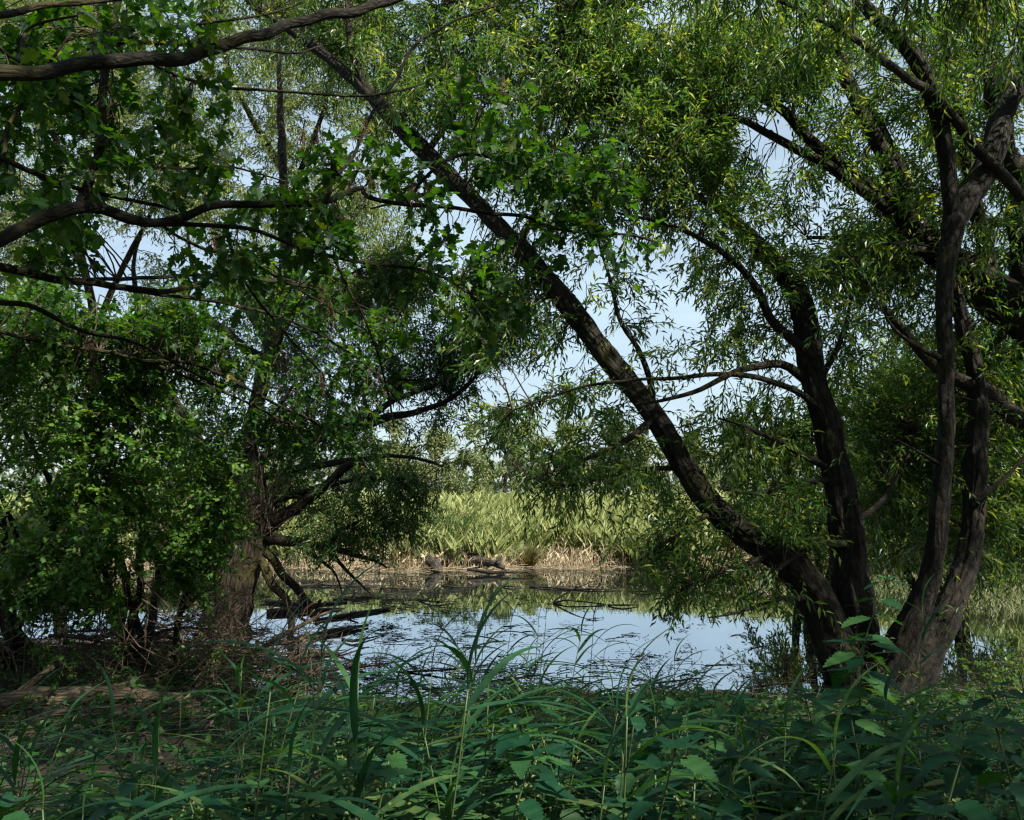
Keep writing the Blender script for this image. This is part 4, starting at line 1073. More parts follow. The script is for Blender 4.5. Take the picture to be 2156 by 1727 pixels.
# ------------------------------------------------------------------ far bank: trees, reeds, logs
def build_far_trees():
    rng = np.random.default_rng(90)
    defs = [  # x, top, half width in picture units, distance, dark?, label
        (1000, 945, 62, 66, 0, "rounded yellow-green tree beyond the reeds, in the middle of the gap"),
        (915, 935, 60, 70, 0, "pale green tree beyond the reeds, just left of the gap's middle"),
        (1062, 900, 52, 78, 1, "darker blue-green tree rising behind the yellow-green one beyond the reeds"),
        (1122, 915, 58, 68, 0, "pale feathery tree beyond the reeds, right of the dark blue-green one"),
        (835, 925, 62, 74, 0, "far pale tree showing between the pollard's hanging branches"),
        (1200, 935, 60, 70, 0, "far tree beyond the reeds, behind the drooping willow sprays"),
        (1285, 925, 60, 76, 1, "far dark tree behind the leaning stem's lower branches"),
        (1360, 950, 52, 66, 0, "far pale tree just left of the leaning stem's middle"),
        (1470, 940, 60, 72, 0, "far pale tree just right of the leaning stem's middle"),
        (1560, 930, 64, 78, 1, "far tree between the leaning and the middle stem"),
        (1670, 930, 70, 80, 0, "far tree behind the middle stem"),
        (1850, 920, 90, 74, 1, "far tree between the middle and the forked stem"),
        (2120, 900, 110, 62, 0, "far sunlit tree at the right edge beyond the forked stem"),
        (740, 930, 70, 72, 1, "far tree behind the pollard's arching limb"),
        (600, 920, 80, 76, 0, "far tree behind the pollard trunk"),
    ]
    for i, (x, top, hw, Y, dark, label) in enumerate(defs):
        p = at(x, HORIZON, Y)
        z0 = float(ground_z(p[0], Y))
        H = float(at(x, top - 52, Y)[2]) - z0
        W = hw * Y / F
        root = thing("broadleaf_tree", label, "tree", (float(p[0]), Y, z0), group="trees beyond the reed bed", baked=True)
        c = np.array([p[0], Y, z0])
        b = Buf(); tube(b, np.array([c - [0, 0, .2], c + [.1, 0, H * .4], c + [0, .1, H * .75]]), np.array([.22, .15, .05]), 8, .5, .08)
        b.build("trunk", M["bark_branch"], root)
        lb = Buf()
        for k in range(22):
            a = rng.uniform(0, 6.28); h = rng.uniform(.08, .93)
            rr = W * math.sin(math.pi * (.16 + .80 * h)) ** .8 * rng.uniform(.2, .8)
            cc = c + np.array([math.cos(a) * rr, math.sin(a) * rr * .8, H * h])
            r = W * rng.uniform(.22, .42)
            m = 260
            u = nrm(rng.normal(0, 1, (m, 3)))
            pos = cc + u * (r * rng.uniform(.55, 1.08, m))[:, None] * np.array([1, 1, .8])
            pos[:, 2] = np.maximum(pos[:, 2], z0 + .1)
            d = nrm(u * .5 + rng.normal(0, .6, (m, 3)) - UP * .35)
            put_leaves(lb, DIA, pos, d, u + rng.normal(0, .5, (m, 3)), rng.uniform(.2, .38, m), rng.uniform(.08, .16, m), np.clip(rng.normal(.5, .16) + rng.normal(0, .18, m), 0, 1))
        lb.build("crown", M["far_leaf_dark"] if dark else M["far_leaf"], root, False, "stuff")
    # low dark scrub that closes the view to the horizon between the trunks
    lb = Buf(); m = 14000
    X = rng.uniform(-60, 75, m); Y = rng.uniform(82, 96, m); Z = ground_z(X, Y) + rng.random(m) ** 1.1 * (5.2 + 1.3 * np.sin(X * .3) + .9 * np.sin(X * .83 + 1))
    put_leaves(lb, DIA, np.stack([X, Y, Z], -1), rng.normal(0, 1, (m, 3)), rng.normal(0, 1, (m, 3)) + [0, -1, 1], rng.uniform(.5, 1.0, m), rng.uniform(.3, .6, m), rng.random(m))
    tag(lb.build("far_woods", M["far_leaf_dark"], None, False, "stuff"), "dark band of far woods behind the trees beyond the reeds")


def reeds(buf, X, Y, H, rng, nl=6, leafL=(.28, .5), w=.022, stemr=.005, lean=.10, green=(.25, .9), up=.9, low=.25):
    n = len(X)
    base = np.stack([X, Y, ground_z(X, Y) - .03], -1)
    ln = np.stack([rng.normal(.04, lean, n), rng.normal(0, lean, n), np.ones(n)], -1)
    tt = np.array([0, 1.0])
    bend = rng.normal(0, .10, (n, 3)); bend[:, 2] = 0
    path = base[:, None] + ln[:, None] * (H[:, None] * tt)[..., None] + bend[:, None] * (H[:, None] * tt ** 2)[..., None]
    hue = rng.random(n)
    twigs_batch(buf, path, np.full((n, 2), stemr) * np.array([1, .45]), 3, np.repeat(np.clip(hue * .4 + .55, 0, 1), 6))
    if nl == 0:
        return
    I = np.repeat(np.arange(n), nl)
    s = low + (1 - low) * (np.tile(np.arange(nl), n) + rng.random(n * nl)) / nl
    pos = base[I] + ln[I] * (H[I] * s)[:, None] + bend[I] * (H[I] * s ** 2)[:, None]
    a = rng.random(n * nl) * 6.28
    d = np.stack([np.cos(a) * .55 + .15, np.sin(a) * .55, rng.normal(up, .3, n * nl)], -1)
    L = rng.uniform(leafL[0], leafL[1], n * nl)
    rnd = np.clip(green[0] + (green[1] - green[0]) * (.5 * hue[I] + .5 * rng.random(n * nl)), 0, 1)
    put_leaves(buf, tpl_diamond(.03, .35, .35), pos, d, rng.normal(0, .5, (n * nl, 3)) + UP, L, np.full(n * nl, w) * rng.uniform(.7, 1.3, n * nl), rnd)


def build_reed_bed():
    rng = np.random.default_rng(100)
    n = 10500
    X = rng.uniform(-15, 21, n)
    Y = far_shore(X) + .6 + np.abs(rng.normal(0, 1, n)) ** 1.2 * 3.6 + .5 * np.sin(X * 1.3)
    ok = np.abs(X) < Y * .72 + 2
    X, Y = X[ok], Y[ok]
    H = rng.uniform(1.15, 1.55, len(X)) * np.clip(.46 + .11 * (Y - far_shore(X) - .6), .42, 1.0)
    b = Buf(); reeds(b, X, Y, H, rng, 7, (.3, .55), .014, up=1.7)
    n = 2600
    Y2 = rng.uniform(30, 62, n); X2 = rng.uniform(-.75, .75, n) * Y2
    reeds(b, X2, Y2, rng.uniform(1.2, 1.6, n), rng, 5, (.5, .8), .036, .008, low=.55)
    tag(b.build("reed_bed", M["reed_green"], None, False, "stuff"), "pale green reed bed beyond the pond, swaying and sunlit")
    # dry straw fringe
    b = Buf(); n = 10500
    X = rng.uniform(-15, 17, n); Y = far_shore(X) + .05 + rng.random(n) ** 1.3 * 1.5
    dens = .5 + .5 * np.sin(X * 1.1 + 1.2) * np.sin(X * .47)
    ok = rng.random(n) < .45 + .55 * dens
    X, Y = X[ok], Y[ok]
    H = rng.uniform(.18, .55, len(X)) * (1 + .7 * np.clip((Y - far_shore(X)) / 2.2, 0, 1))
    reeds(b, X, Y, H * .8, rng, 1, (.12, .3), .010, .005, .16, (0, 1), 1.1, .3)
    # fallen stalks lying on the bank
    m = 2600
    Xs = rng.uniform(-14, 16, m); Ys = far_shore(Xs) + rng.uniform(-.35, 1.6, m)
    a = rng.normal(0, .6, m); Ls = rng.uniform(.2, .8, m)
    p0 = np.stack([Xs, Ys, np.maximum(ground_z(Xs, Ys), 0) + rng.uniform(.01, .09, m)], -1)
    dv = np.stack([np.cos(a) * Ls, np.sin(a) * Ls, rng.normal(.02, .08, m) * Ls], -1)
    twigs_batch(b, np.stack([p0, p0 + dv * .5 + [0, 0, .01], p0 + dv], 1), np.full((m, 3), .006), 3, np.repeat(rng.random(m), 9))
    tag(b.build("dry_reeds", M["reed_dry"], None, False, "stuff"), "straw-coloured dead reeds along the far waterline")
    # thin water grass standing in the shallows on the right
    b = Buf(); n = 2600
    X = rng.uniform(5.2, 13, n); Y = far_shore(X) - rng.random(n) ** 1.4 * 5.5
    ok = Y > 10.0
    X, Y = X[ok], Y[ok]
    m = len(X)
    base = np.stack([X, Y, np.full(m, -.03)], -1); H = rng.uniform(.12, .42, m)
    ln = np.stack([rng.normal(0, .3, m), rng.normal(0, .3, m), np.ones(m)], -1)
    tt = np.array([0, .5, 1.])
    twigs_batch(b, base[:, None] + ln[:, None] * (H[:, None] * tt)[..., None] + rng.normal(0, .03, (m, 3, 3)), np.full((m, 3), .005) * np.array([1, .8, .3]), 3, np.repeat(rng.random(m) * .7, 9))
    tag(b.build("water_grass", M["reed_green"], None, False, "stuff"), "thin green grass standing in the shallows behind the right willow")


def build_tussocks():
    rng = np.random.default_rng(110)
    for x, Yo, h, label in [(1112, .2, .7, "sedge tussock with rusty orange base at the far waterline"), (850, .5, .8, "low dark sedge tussock on the far bank at the left of the logs"), (1330, .6, 1.0, "sedge tussock half hidden behind the drooping willow sprays"), (1010, 1.6, .7, "tall pale sedge clump right behind the far logs")]:
        X0 = (x - CX) / F * 20.8
        Y0 = float(far_shore(X0)) + Yo
        z0 = float(ground_z(X0, Y0))
        root = thing("sedge_tussock", label, "sedge", (X0, Y0, z0), baked=True)
        m = 420
        a = rng.random(m) * 6.28; sp_ = np.abs(rng.normal(0, .32, m)); L = h * rng.uniform(.6, 1.1, m)
        p0 = np.array([X0, Y0, z0 - .02]) + np.stack([np.cos(a), np.sin(a), 0 * a], -1) * rng.uniform(0, .16, m)[:, None]
        d = np.stack([np.cos(a) * sp_, np.sin(a) * sp_, np.ones(m)], -1)
        tt = np.array([0, .4, .75, 1.0])
        path = p0[:, None] + d[:, None] * (L[:, None] * tt)[..., None] - UP * (L[:, None] * tt ** 2.5 * sp_[:, None] * .8)[..., None] + np.stack([np.cos(a), np.sin(a), 0 * a], -1)[:, None] * (L[:, None] * tt ** 2 * .22)[..., None]
        b = Buf()
        twigs_batch(b, path, np.full((m, 4), .008) * np.array([1, .9, .6, .2]), 3, np.clip(np.repeat(tt[None], m, 0) * .95 + rng.normal(0, .08, (m, 1)), 0, 1).repeat(3, 1).ravel())
        b.build("blades", M["sedge"], root, False, "stuff")
    # a low willow shrub among the far reeds
    X0, Y0 = -1.6, 21.6
    root = thing("willow_bush", "small blue-green willow shrub on the far bank above the logs", "bush", (X0, Y0, float(ground_z(X0, Y0))), baked=True)
    sk = []
    for k in range(5):
        b = Buf(); e = np.array([X0 + rng.normal(0, .8), Y0 + rng.normal(0, .4), rng.uniform(.8, 1.5)])
        P, _ = tube(b, np.array([[X0, Y0, 0.0], (np.array([X0, Y0, 0]) + e) / 2 + rng.normal(0, .1, 3), e]), np.array([.03, .02, .008]), 6, .2)
        b.build("stem", M["bark_branch"], root); sk.append(P)
    f = Foliage(111)
    T = np.stack([f.rng.normal(X0, .9, 60), f.rng.normal(Y0 - .1, .4, 60), f.rng.uniform(.35, 1.55, 60)], -1)
    f.grow(np.vstack(sk), T, nleaf=10, leaf=(.09, .14), ratio=.24, maxlen=1.5, spacing=.1, gaps=0, droop=.3)
    f.finish(root, M["pollard_leaf"], M["twig"])


def log_thing(name, label, cat, pts, rad, mat, sides=12, relief=.14, group=None, stub=None, step=.08, seed=3, wob=.3):
    pts = np.asarray(pts, float)
    o = thing(name, label, cat, tuple(pts[0]), group=group, baked=True)
    b = Buf(); P, R = tube(b, pts, np.asarray(rad, float), sides, step, relief, 0, .5, wob, seed)
    b.build("stem", mat, o)
    for k, (i, v, r) in enumerate(stub or []):
        q = P[int(i * (len(P) - 1))]
        b = Buf(); tube(b, np.array([q, q + np.array(v) * .5 + [0, 0, .01], q + np.array(v)]), np.array([r, r * .8, r * .5]), 8, step, .1, 0, .5, .3, seed + k)
        b.build("side_branch", mat, o)
    return o


def build_logs():
    A = lambda x, y, Y: at(x, y, Y)
    log_thing("tree_stump", "short dark stump tilting in the water at the far bank", "stump", [A(925, 1212, 20.4), A(918, 1192, 20.5), A(905, 1174, 20.6), A(900, 1168, 20.65)], [.16, .14, .12, .07], M["grey_log"], 16, .25, stub=[(.6, (-.12, 0, .14), .05)])
    log_thing("fallen_log", "pale bleached log lying on the far bank beside the stump", "log", [A(915, 1176, 21.3), A(945, 1172, 21.2), A(985, 1168, 21.2), A(1010, 1172, 21.1)], [.06, .10, .10, .07], M["pale_log"], 16, .12)
    log_thing("fallen_log", "long grey log sloping down into the water at the far bank", "log", [A(965, 1164, 20.9), A(1000, 1172, 20.8), A(1035, 1185, 20.6), A(1062, 1196, 20.4)], [.11, .12, .09, .06], M["grey_log"], 16, .2, stub=[(.9, (.06, 0, .2), .08), (.55, (.1, -.05, -.15), .05)])
    log_thing("fallen_log", "low dark waterlogged trunk in front of the far bank", "log", [A(985, 1200, 19.8), A(1030, 1203, 19.6), A(1075, 1205, 19.5), A(1130, 1204, 19.5)], [.04, .05, .04, .02], M["wet_wood"], 10, .2)
    log_thing("fallen_log", "thick grey log lying on the soil at the left edge", "log", [(-4.6, 5.9, .42), (-3.9, 6.0, .47), (-3.2, 6.2, .46), (-2.5, 6.5, .38)], [.095, .09, .08, .05], M["driftwood"], 18, .14, stub=[(.45, (.2, .15, .22), .035)])
    log_thing("fallen_branch", "pale branch lying along the near waterline behind the nettles", "branch", [(.4, 7.75, .07), (1.1, 7.7, .09), (1.9, 7.85, .09), (2.6, 7.8, .07)], [.025, .035, .034, .02], M["driftwood"], 10, .1)
    # sticks floating on the pond: picture end points on the water plane
    def on_water(x, y, z=.012):
        Y = (CAMZ - z) * F / max(y - HORIZON, 1)
        for _ in range(4):
            p = at(x, y, Y); Y *= (CAMZ - z) / (CAMZ - p[2])
        p = at(x, y, Y); p[2] = z
        return p
    fl = [
        ((560, 1292), (640, 1285), (720, 1282), 16, "thick dark sunken branch beside the pollard's propped limbs"),
        ((670, 1306), (760, 1290), (822, 1282), 10, "slim dark branch floating beside the bent mossy limb"),
        ((645, 1342), (720, 1326), (776, 1318), 13, "curved dark branch breaking the surface below the bent limb"),
        ((560, 1268), (640, 1272), (730, 1268), 9, "long straight stick floating behind the propped limbs"),
        ((600, 1236), (680, 1232), (760, 1234), 6, "thin stick floating far behind the propped limbs"),
        ((1115, 1236), (1200, 1239), (1308, 1243), 5, "long thin black stick floating before the far bank"),
        ((1055, 1234), (1075, 1235), (1100, 1236), 4, "short black stick left of the long thin one before the far bank"),
        ((1330, 1245), (1350, 1246), (1385, 1246), 4, "short black stick right of the long thin one before the far bank"),
        ((1280, 1274), (1310, 1275), (1345, 1274), 4, "short dark stick on bright water under the drooping sprays"),
        ((930, 1233), (960, 1236), (1000, 1235), 4, "dark stick on the green reflections below the stump"),
        ((880, 1262), (915, 1268), (960, 1266), 4, "crooked dark stick among floating weed at mid pond"),
        ((800, 1238), (850, 1240), (900, 1237), 4, "dark stick floating left of the stump's reflection"),
        ((700, 1262), (760, 1256), (800, 1258), 6, "dark stick drifting right of the bent limb, far out"),
        ((720, 1345), (740, 1350), (800, 1338), 5, "wet stick among leaf litter near the left shore"),
    ]
    for k, (a, c, e, w, label) in enumerate(fl):
        pts = [on_water(*a), on_water(*c, .03), on_water(*e, .015)]
        r = w * .5 * pts[1][1] / F
        log_thing("floating_branch", label, "branch", pts, [r * .8, r, r * .4], M["wet_wood"], 8, .15, "sticks floating on the pond", [(.4, (random.uniform(-.1, .3), random.uniform(-.2, .2), random.uniform(.03, .15)), r * .5), (.7, (random.uniform(-.1, .3), random.uniform(-.2, .2), random.uniform(-.05, .12)), r * .4)], seed=k, step=.15)
    # bent stick standing out of the water before the far bank
    p = on_water(1165, 1268)
    log_thing("floating_branch", "angular black stick poking out of the water right of mid pond", "branch", [p + [.9, -.3, .0], p + [.25, -.1, .05], p, p + [.35, .1, .2], p + [.75, .2, .34]], [.012, .014, .018, .014, .008], M["wet_wood"], 8, .1, "sticks floating on the pond")
    # tangle of dead branches on the bank below the pollard
    rng = np.random.default_rng(130)
    for k in range(34):
        x = rng.uniform(-4.3, -2.0); y = rng.uniform(8.2, 10.6)
        L = rng.uniform(.5, 1.7); a = rng.normal(0.1, .5)
        z = max(float(ground_z(x, y)), 0) + .04 + rng.uniform(0, .14)
        p0 = np.array([x, y, z]); d = np.array([math.cos(a), math.sin(a) * .8, rng.normal(.04, .12)]) * L
        r = rng.uniform(.010, .034)
        log_thing("dead_branch", "pale dead branch in the tangle on the bank below the pollard", "branch", [p0 - d * .5, p0 - d * .15 + rng.normal(0, .05, 3), p0 + d * .2 + rng.normal(0, .06, 3), p0 + d * .5], [r * .7, r, r * .8, r * .35], M["driftwood"] if k % 3 else M["wet_wood"], 8, .1, "dead branches tangled below the pollard",
                  [(.35, tuple(rng.normal(0, .14, 3) + [.1, 0, .1]), r * .5), (.65, tuple(rng.normal(0, .14, 3) + [.1, 0, .06]), r * .4)], seed=k, wob=.6)
    p = [(-3.6, 9.2, .12), (-3.0, 9.25, .22), (-2.55, 9.3, .40), (-2.2, 9.35, .58), (-1.9, 9.4, .66)]
    log_thing("dead_branch", "long bare yellowish branch rising out of the tangle towards the water", "branch", p, [.04, .036, .03, .022, .012], M["driftwood"], 10, .1, None, [(.5, (.2, .05, .02), .014), (.75, (.12, 0, .16), .012)], wob=.6)
    for k in range(12):
        x = rng.uniform(-3.6, -.6); y = rng.uniform(5.4, 7.6); L = rng.uniform(.4, 1.2); a = rng.normal(0, .4); r = rng.uniform(.008, .018)
        p0 = np.array([x, y, float(ground_z(x, y)) + .03 + r]); d = np.array([math.cos(a), math.sin(a), rng.normal(0, .05)]) * L
        log_thing("dead_branch", "fallen stick on the dark soil in front of the hawthorn", "branch", [p0 - d * .5, p0 + rng.normal(0, .04, 3), p0 + d * .5], [r, r, r * .5], M["driftwood"], 8, .1, "sticks on the dark soil at the left", [(.5, tuple(rng.normal(0, .1, 3) + [0, 0, .06]), r * .5)], seed=k, wob=.6)


def build_pond_litter():
    rng = np.random.default_rng(140)
    b = Buf()
    # patches of twigs and weed lying on the surface
    n = 5200
    X = rng.uniform(-5.5, 5.0, n); Y = rng.uniform(7.4, 18.5, n)
    field = np.sin(X * 1.3 + Y * .7) + np.sin(X * .6 - Y * 1.5 + 1.3) + .8 * np.sin(X * 2.9 + Y * 2.2)
    left = np.clip((-.3 - X) / 2.0, 0, 1); nearb = np.clip((10.2 - Y) / 2.2, 0, 1)
    w = .06 + .85 * left * np.clip(.5 + .5 * field, 0, 1) + .75 * nearb * np.clip(1.2 - (X + .5) / 2.4, .1, 1) + .10 * np.clip(field - .6, 0, 1)
    ok = (rng.random(n) < w) & (Y < far_shore(X)) & (Y > near_shore(X) - .4)
    X, Y = X[ok], Y[ok]; m = len(X)
    a = rng.normal(0, .45, m) + np.where(rng.random(m) < .18, rng.uniform(-1.5, 1.5, m), 0); L = rng.uniform(.06, .34, m) * np.where(rng.random(m) < .1, 2.2, 1)
    p0 = np.stack([X, Y, rng.uniform(.003, .012, m)], -1)
    d = np.stack([np.cos(a) * L, np.sin(a) * L, np.abs(rng.normal(0, .05, m)) * L], -1)
    side = np.stack([-np.sin(a), np.cos(a), 0 * a], -1) * (rng.normal(0, .15, m) * L)[:, None]
    twigs_batch(b, np.stack([p0, p0 + d * .35 + side, p0 + d * .7 + side * .6, p0 + d], 1), (rng.uniform(.0025, .007, m))[:, None] * np.array([1, 1, .8, .4]), 3, np.repeat(rng.random(m) * .6, 12))
    # wet leaves and weed ends
    k = rng.integers(0, m, 5200)
    pos = p0[k] + d[k] * rng.random(5200)[:, None] + rng.normal(0, .05, (5200, 3)) * [1, 1, 0]; pos[:, 2] = rng.uniform(.003, .03, 5200)
    put_leaves(b, DIA, pos, np.stack([rng.normal(0, 1, 5200), rng.normal(0, 1, 5200), rng.uniform(-.05, .35, 5200)], -1), UP + rng.normal(0, .3, (5200, 3)), rng.uniform(.03, .08, 5200), rng.uniform(.008, .02, 5200), rng.random(5200))
    tag(b.build("pond_litter", M["weed_dark"], None, False, "stuff"), "dark twigs, weed and wet leaves floating on the pond")
    # half-sunken leafy branches near the left shore
    for j, (x, y, r, label) in enumerate([(-.75, 9.1, .75, "leafy black branch half sunk in the water near the reeds"), (-1.6, 9.3, .6, "dark half-sunken twig cluster left of the leafy black branch"), (.1, 8.7, .5, "low dark twig cluster in the shallows at mid shore"), (1.6, 8.5, .45, "dark twiggy weed in the shallows left of the tall nettle"), (2.7, 8.4, .5, "dark twiggy weed in the shallows beside the willow base"), (-2.4, 9.0, .5, "dark twig cluster against the bank below the pollard")]):
        root = thing("sunken_branch", label, "branch", (x, y, 0), baked=True)
        f = Foliage(150 + j)
        sk = np.array([[x, y, -.02], [x + .1, y, .02], [x - .15, y + .1, .02]])
        bb = Buf(); tube(bb, np.array([[x - r * .8, y + .1, -.02], [x, y, .05], [x + r * .7, y - .1, .12]]), np.array([.014, .012, .005]), 6, .1, .1, 0, .5, .5, j); bb.build("stem", M["wet_wood"], root)
        T = np.array([x, y, .1]) + f.rng.normal(0, 1, (26, 3)) * [r * .6, r * .45, .12]; T[:, 2] = np.abs(T[:, 2]) * .9 + .02
        f.grow(sk, T, nleaf=6, leaf=(.03, .055), ratio=.26, droop=-.1, maxlen=1.4, spacing=.14, gaps=0, shoot=(.1, .25), hang=0, srad=.0016, brad=.5)
        f.finish(root, M["weed_dark"], M["wet_wood"])
    # brown leaf litter and twigs on the soil
    b = Buf(); n = 9000
    X = rng.uniform(-5.2, 5, n); Y = rng.uniform(3.2, 11.2, n)
    ok = (Y < near_shore(X) - .05) & (np.abs(X) < Y * .72 + .4); X, Y = X[ok], Y[ok]; n = len(X)
    pos = np.stack([X, Y, ground_z(X, Y) + rng.uniform(.004, .03, n)], -1)
    put_leaves(b, DIA, pos, np.stack([rng.normal(0, 1, n), rng.normal(0, 1, n), rng.normal(0, .25, n)], -1), UP + rng.normal(0, .45, (n, 3)), rng.uniform(.03, .08, n), rng.uniform(.015, .045, n), rng.random(n))
    k = rng.integers(0, n, 3200); a = rng.random(3200) * 6.28; L = rng.uniform(.08, .4, 3200)
    p0 = pos[k] + [0, 0, .012]; d = np.stack([np.cos(a) * L, np.sin(a) * L, rng.normal(.03, .08, 3200) * L], -1)
    twigs_batch(b, np.stack([p0, p0 + d * .5 + rng.normal(0, .012, (3200, 3)), p0 + d], 1), np.full((3200, 3), .003), 3, np.repeat(rng.random(3200), 9))
    tag(b.build("leaf_litter", M["litter"], None, False, "stuff"), "brown fallen leaves and twigs covering the near soil")
    # dead twig tangle under the hawthorn
    b = Buf(); n = 1500
    X = rng.uniform(-5.2, -1.9, n); Y = rng.uniform(6.6, 9.2, n); Z = ground_z(X, Y) + rng.random(n) ** 1.8 * .75
    a = rng.random(n) * 6.28; e = rng.normal(.35, .5, n); L = rng.uniform(.2, .7, n)
    p0 = np.stack([X, Y, Z], -1); d = np.stack([np.cos(a) * np.cos(e), np.sin(a) * np.cos(e), np.sin(e)], -1) * L[:, None]
    twigs_batch(b, np.stack([p0, p0 + d * .5 + rng.normal(0, .03, (n, 3)), p0 + d], 1), rng.uniform(.002, .006, n)[:, None] * np.array([1, .8, .4]), 3, np.repeat(rng.random(n), 9))
    tag(b.build("dead_twigs", M["litter"], None, False, "stuff"), "tangle of thin dead twigs under the hawthorn")


# ------------------------------------------------------------------ near plants
def copy_tree(o, parent=None):
    c = o.copy(); col.objects.link(c)
    c.parent = parent
    for ch in list(o.children):
        copy_tree(ch, c)
    return c


def reed_leaf_mesh(e0, e1, twist, wide, seed):
    """A long blade leaving along +x: starts at elevation e0, bends over to e1 (radians); unit length."""
    n = 11
    t = np.linspace(0, 1, n)
    el = e0 + (e1 - e0) * t ** 1.3
    dx = np.cos(el) / (n - 1); dz = np.sin(el) / (n - 1)
    x = np.concatenate([[0], np.cumsum(dx)[:-1]]); z = np.concatenate([[0], np.cumsum(dz)[:-1]])
    y = .04 * np.sin(t * 3 + seed) * t
    w = wide * np.clip(np.minimum(t * 5 + .35, 1), 0, 1) * (1 - t ** 2.4) + .0006
    tw = twist * t
    mid = np.stack([x, y, z], -1)
    nx, nz = -np.sin(el), np.cos(el)
    side = np.stack([-np.sin(tw) * nx * -1, np.cos(tw), np.sin(tw) * nz], -1)
    up = np.stack([nx, 0 * nx, nz], -1)
    Lf = mid + side * w[:, None] + up * (w * .35)[:, None]; Rt = mid - side * w[:, None] + up * (w * .35)[:, None]
    V = np.stack([Lf, mid, Rt], 1).reshape(-1, 3)
    i = np.arange(n - 1)
    q = np.vstack([np.stack([i * 3, i * 3 + 1, i * 3 + 4, i * 3 + 3], -1), np.stack([i * 3 + 1, i * 3 + 2, i * 3 + 5, i * 3 + 4], -1)])
    b = Buf(); b.add(V, q)
    return b.mesh("reed_leaf", M["fore_reed"], True)


def toothed_leaf_mesh(name, mat, teeth, ratio, seed, sag=.22, cup=.10, heart=.06):
    """Ovate leaf along +y with saw-toothed edges, folded a little at the midrib and puckered between veins."""
    rng = np.random.default_rng(seed)
    n = teeth * 2 + 1
    t = np.linspace(0, 1, n)
    w = ratio * .5 * np.sin(np.pi * np.clip(t, 0, 1) ** .62) ** .9 + .004
    w[1:-1:2] *= 1.10; w[2:-1:2] *= .88
    z = -sag * t ** 2 + .012 * np.sin(t * teeth * 2.2)
    mid = np.stack([0 * t, t, z], -1)
    bk = heart * np.exp(-t * 9)
    mk = lambda s: np.stack([s * w, t - bk * np.abs(w) * 6 + .03 * (np.arange(n) % 2), z + cup * w * (1 + .4 * np.sin(t * 17 + s)) + .010 * ((np.arange(n) % 2) - .5)], -1)
    half = lambda s: np.stack([s * w * .5, t, z + cup * w * .25 - .006], -1)
    V = np.stack([mk(-1), half(-1), mid, half(1), mk(1)], 1).reshape(-1, 3)
    q = []
    for i in range(n - 1):
        for c in range(4):
            q.append([i * 5 + c, i * 5 + c + 1, (i + 1) * 5 + c + 1, (i + 1) * 5 + c])
    b = Buf(); b.add(V, np.array(q)[:, ::-1])
    return b.mesh(name, mat, True)


def lobed_leaf_mesh(seed):
    rng = np.random.default_rng(seed)
    outline = []
    lobes = 5
    m = 55
    th = np.linspace(-2.45, 2.45, m)
    r = .34 + .30 * np.abs(np.cos(th * lobes / 2 / 1.16)) ** 1.3 * (1 - .12 * np.abs(th)) + .022 * ((np.arange(m) % 2) * 2 - 1)
    x, y = r * np.sin(th), .30 + r * np.cos(th)
    z = -.30 * (x ** 2) - .12 * y ** 2 + .03 * np.cos(th * 5)
    mid = np.stack([x * .5, .30 + (y - .30) * .5, -.30 * (x * .5) ** 2 - .10 * (.3 + (y - .3) * .5) ** 2 + .015], -1)
    V = np.vstack([[[0, .30, -.01]], mid, np.stack([x, y, z], -1)])
    t = [[0, 1 + i + 1, 1 + i] for i in range(m - 1)]
    q = [[1 + i, 1 + i + 1, 1 + m + i + 1, 1 + m + i] for i in range(m - 1)]
    b = Buf(); b.add(V, [np.array(t), np.array(q)])
    return b.mesh("lobed_leaf", M["broad_leaf"], True)


def stem_mesh(name, H, lean, r, mat, bend=.0, sides=5):
    b = Buf()
    tt = np.linspace(0, 1, 6)
    pts = np.stack([lean[0] * H * tt + bend * H * tt ** 2, lean[1] * H * tt, H * tt], -1)
    tube(b, pts, r * (1 - .65 * tt), sides, H / 10, 0)
    return b.mesh(name, mat), pts


def along(pts, t):
    k = t * (len(pts) - 1); i = min(int(k), len(pts) - 2)
    return pts[i] + (pts[i + 1] - pts[i]) * (k - i)


def basis(o, pos, rz, tilt, L, roll=0.0, axis='x'):
    """Leaf meshes run along +x (blades) or +y (broad leaves); tilt lifts the tip."""
    Rm = Matrix.Rotation(rz, 4, 'Z')
    if axis == 'x':
        Rm = Rm @ Matrix.Rotation(-tilt, 4, 'Y') @ Matrix.Rotation(roll, 4, 'X')
    else:
        Rm = Rm @ Matrix.Rotation(-math.pi / 2, 4, 'Z') @ Matrix.Rotation(tilt, 4, 'X') @ Matrix.Rotation(roll, 4, 'Y')
    o.matrix_basis = Matrix.Translation(Vector(pos)) @ Rm @ Matrix.Scale(L, 4)


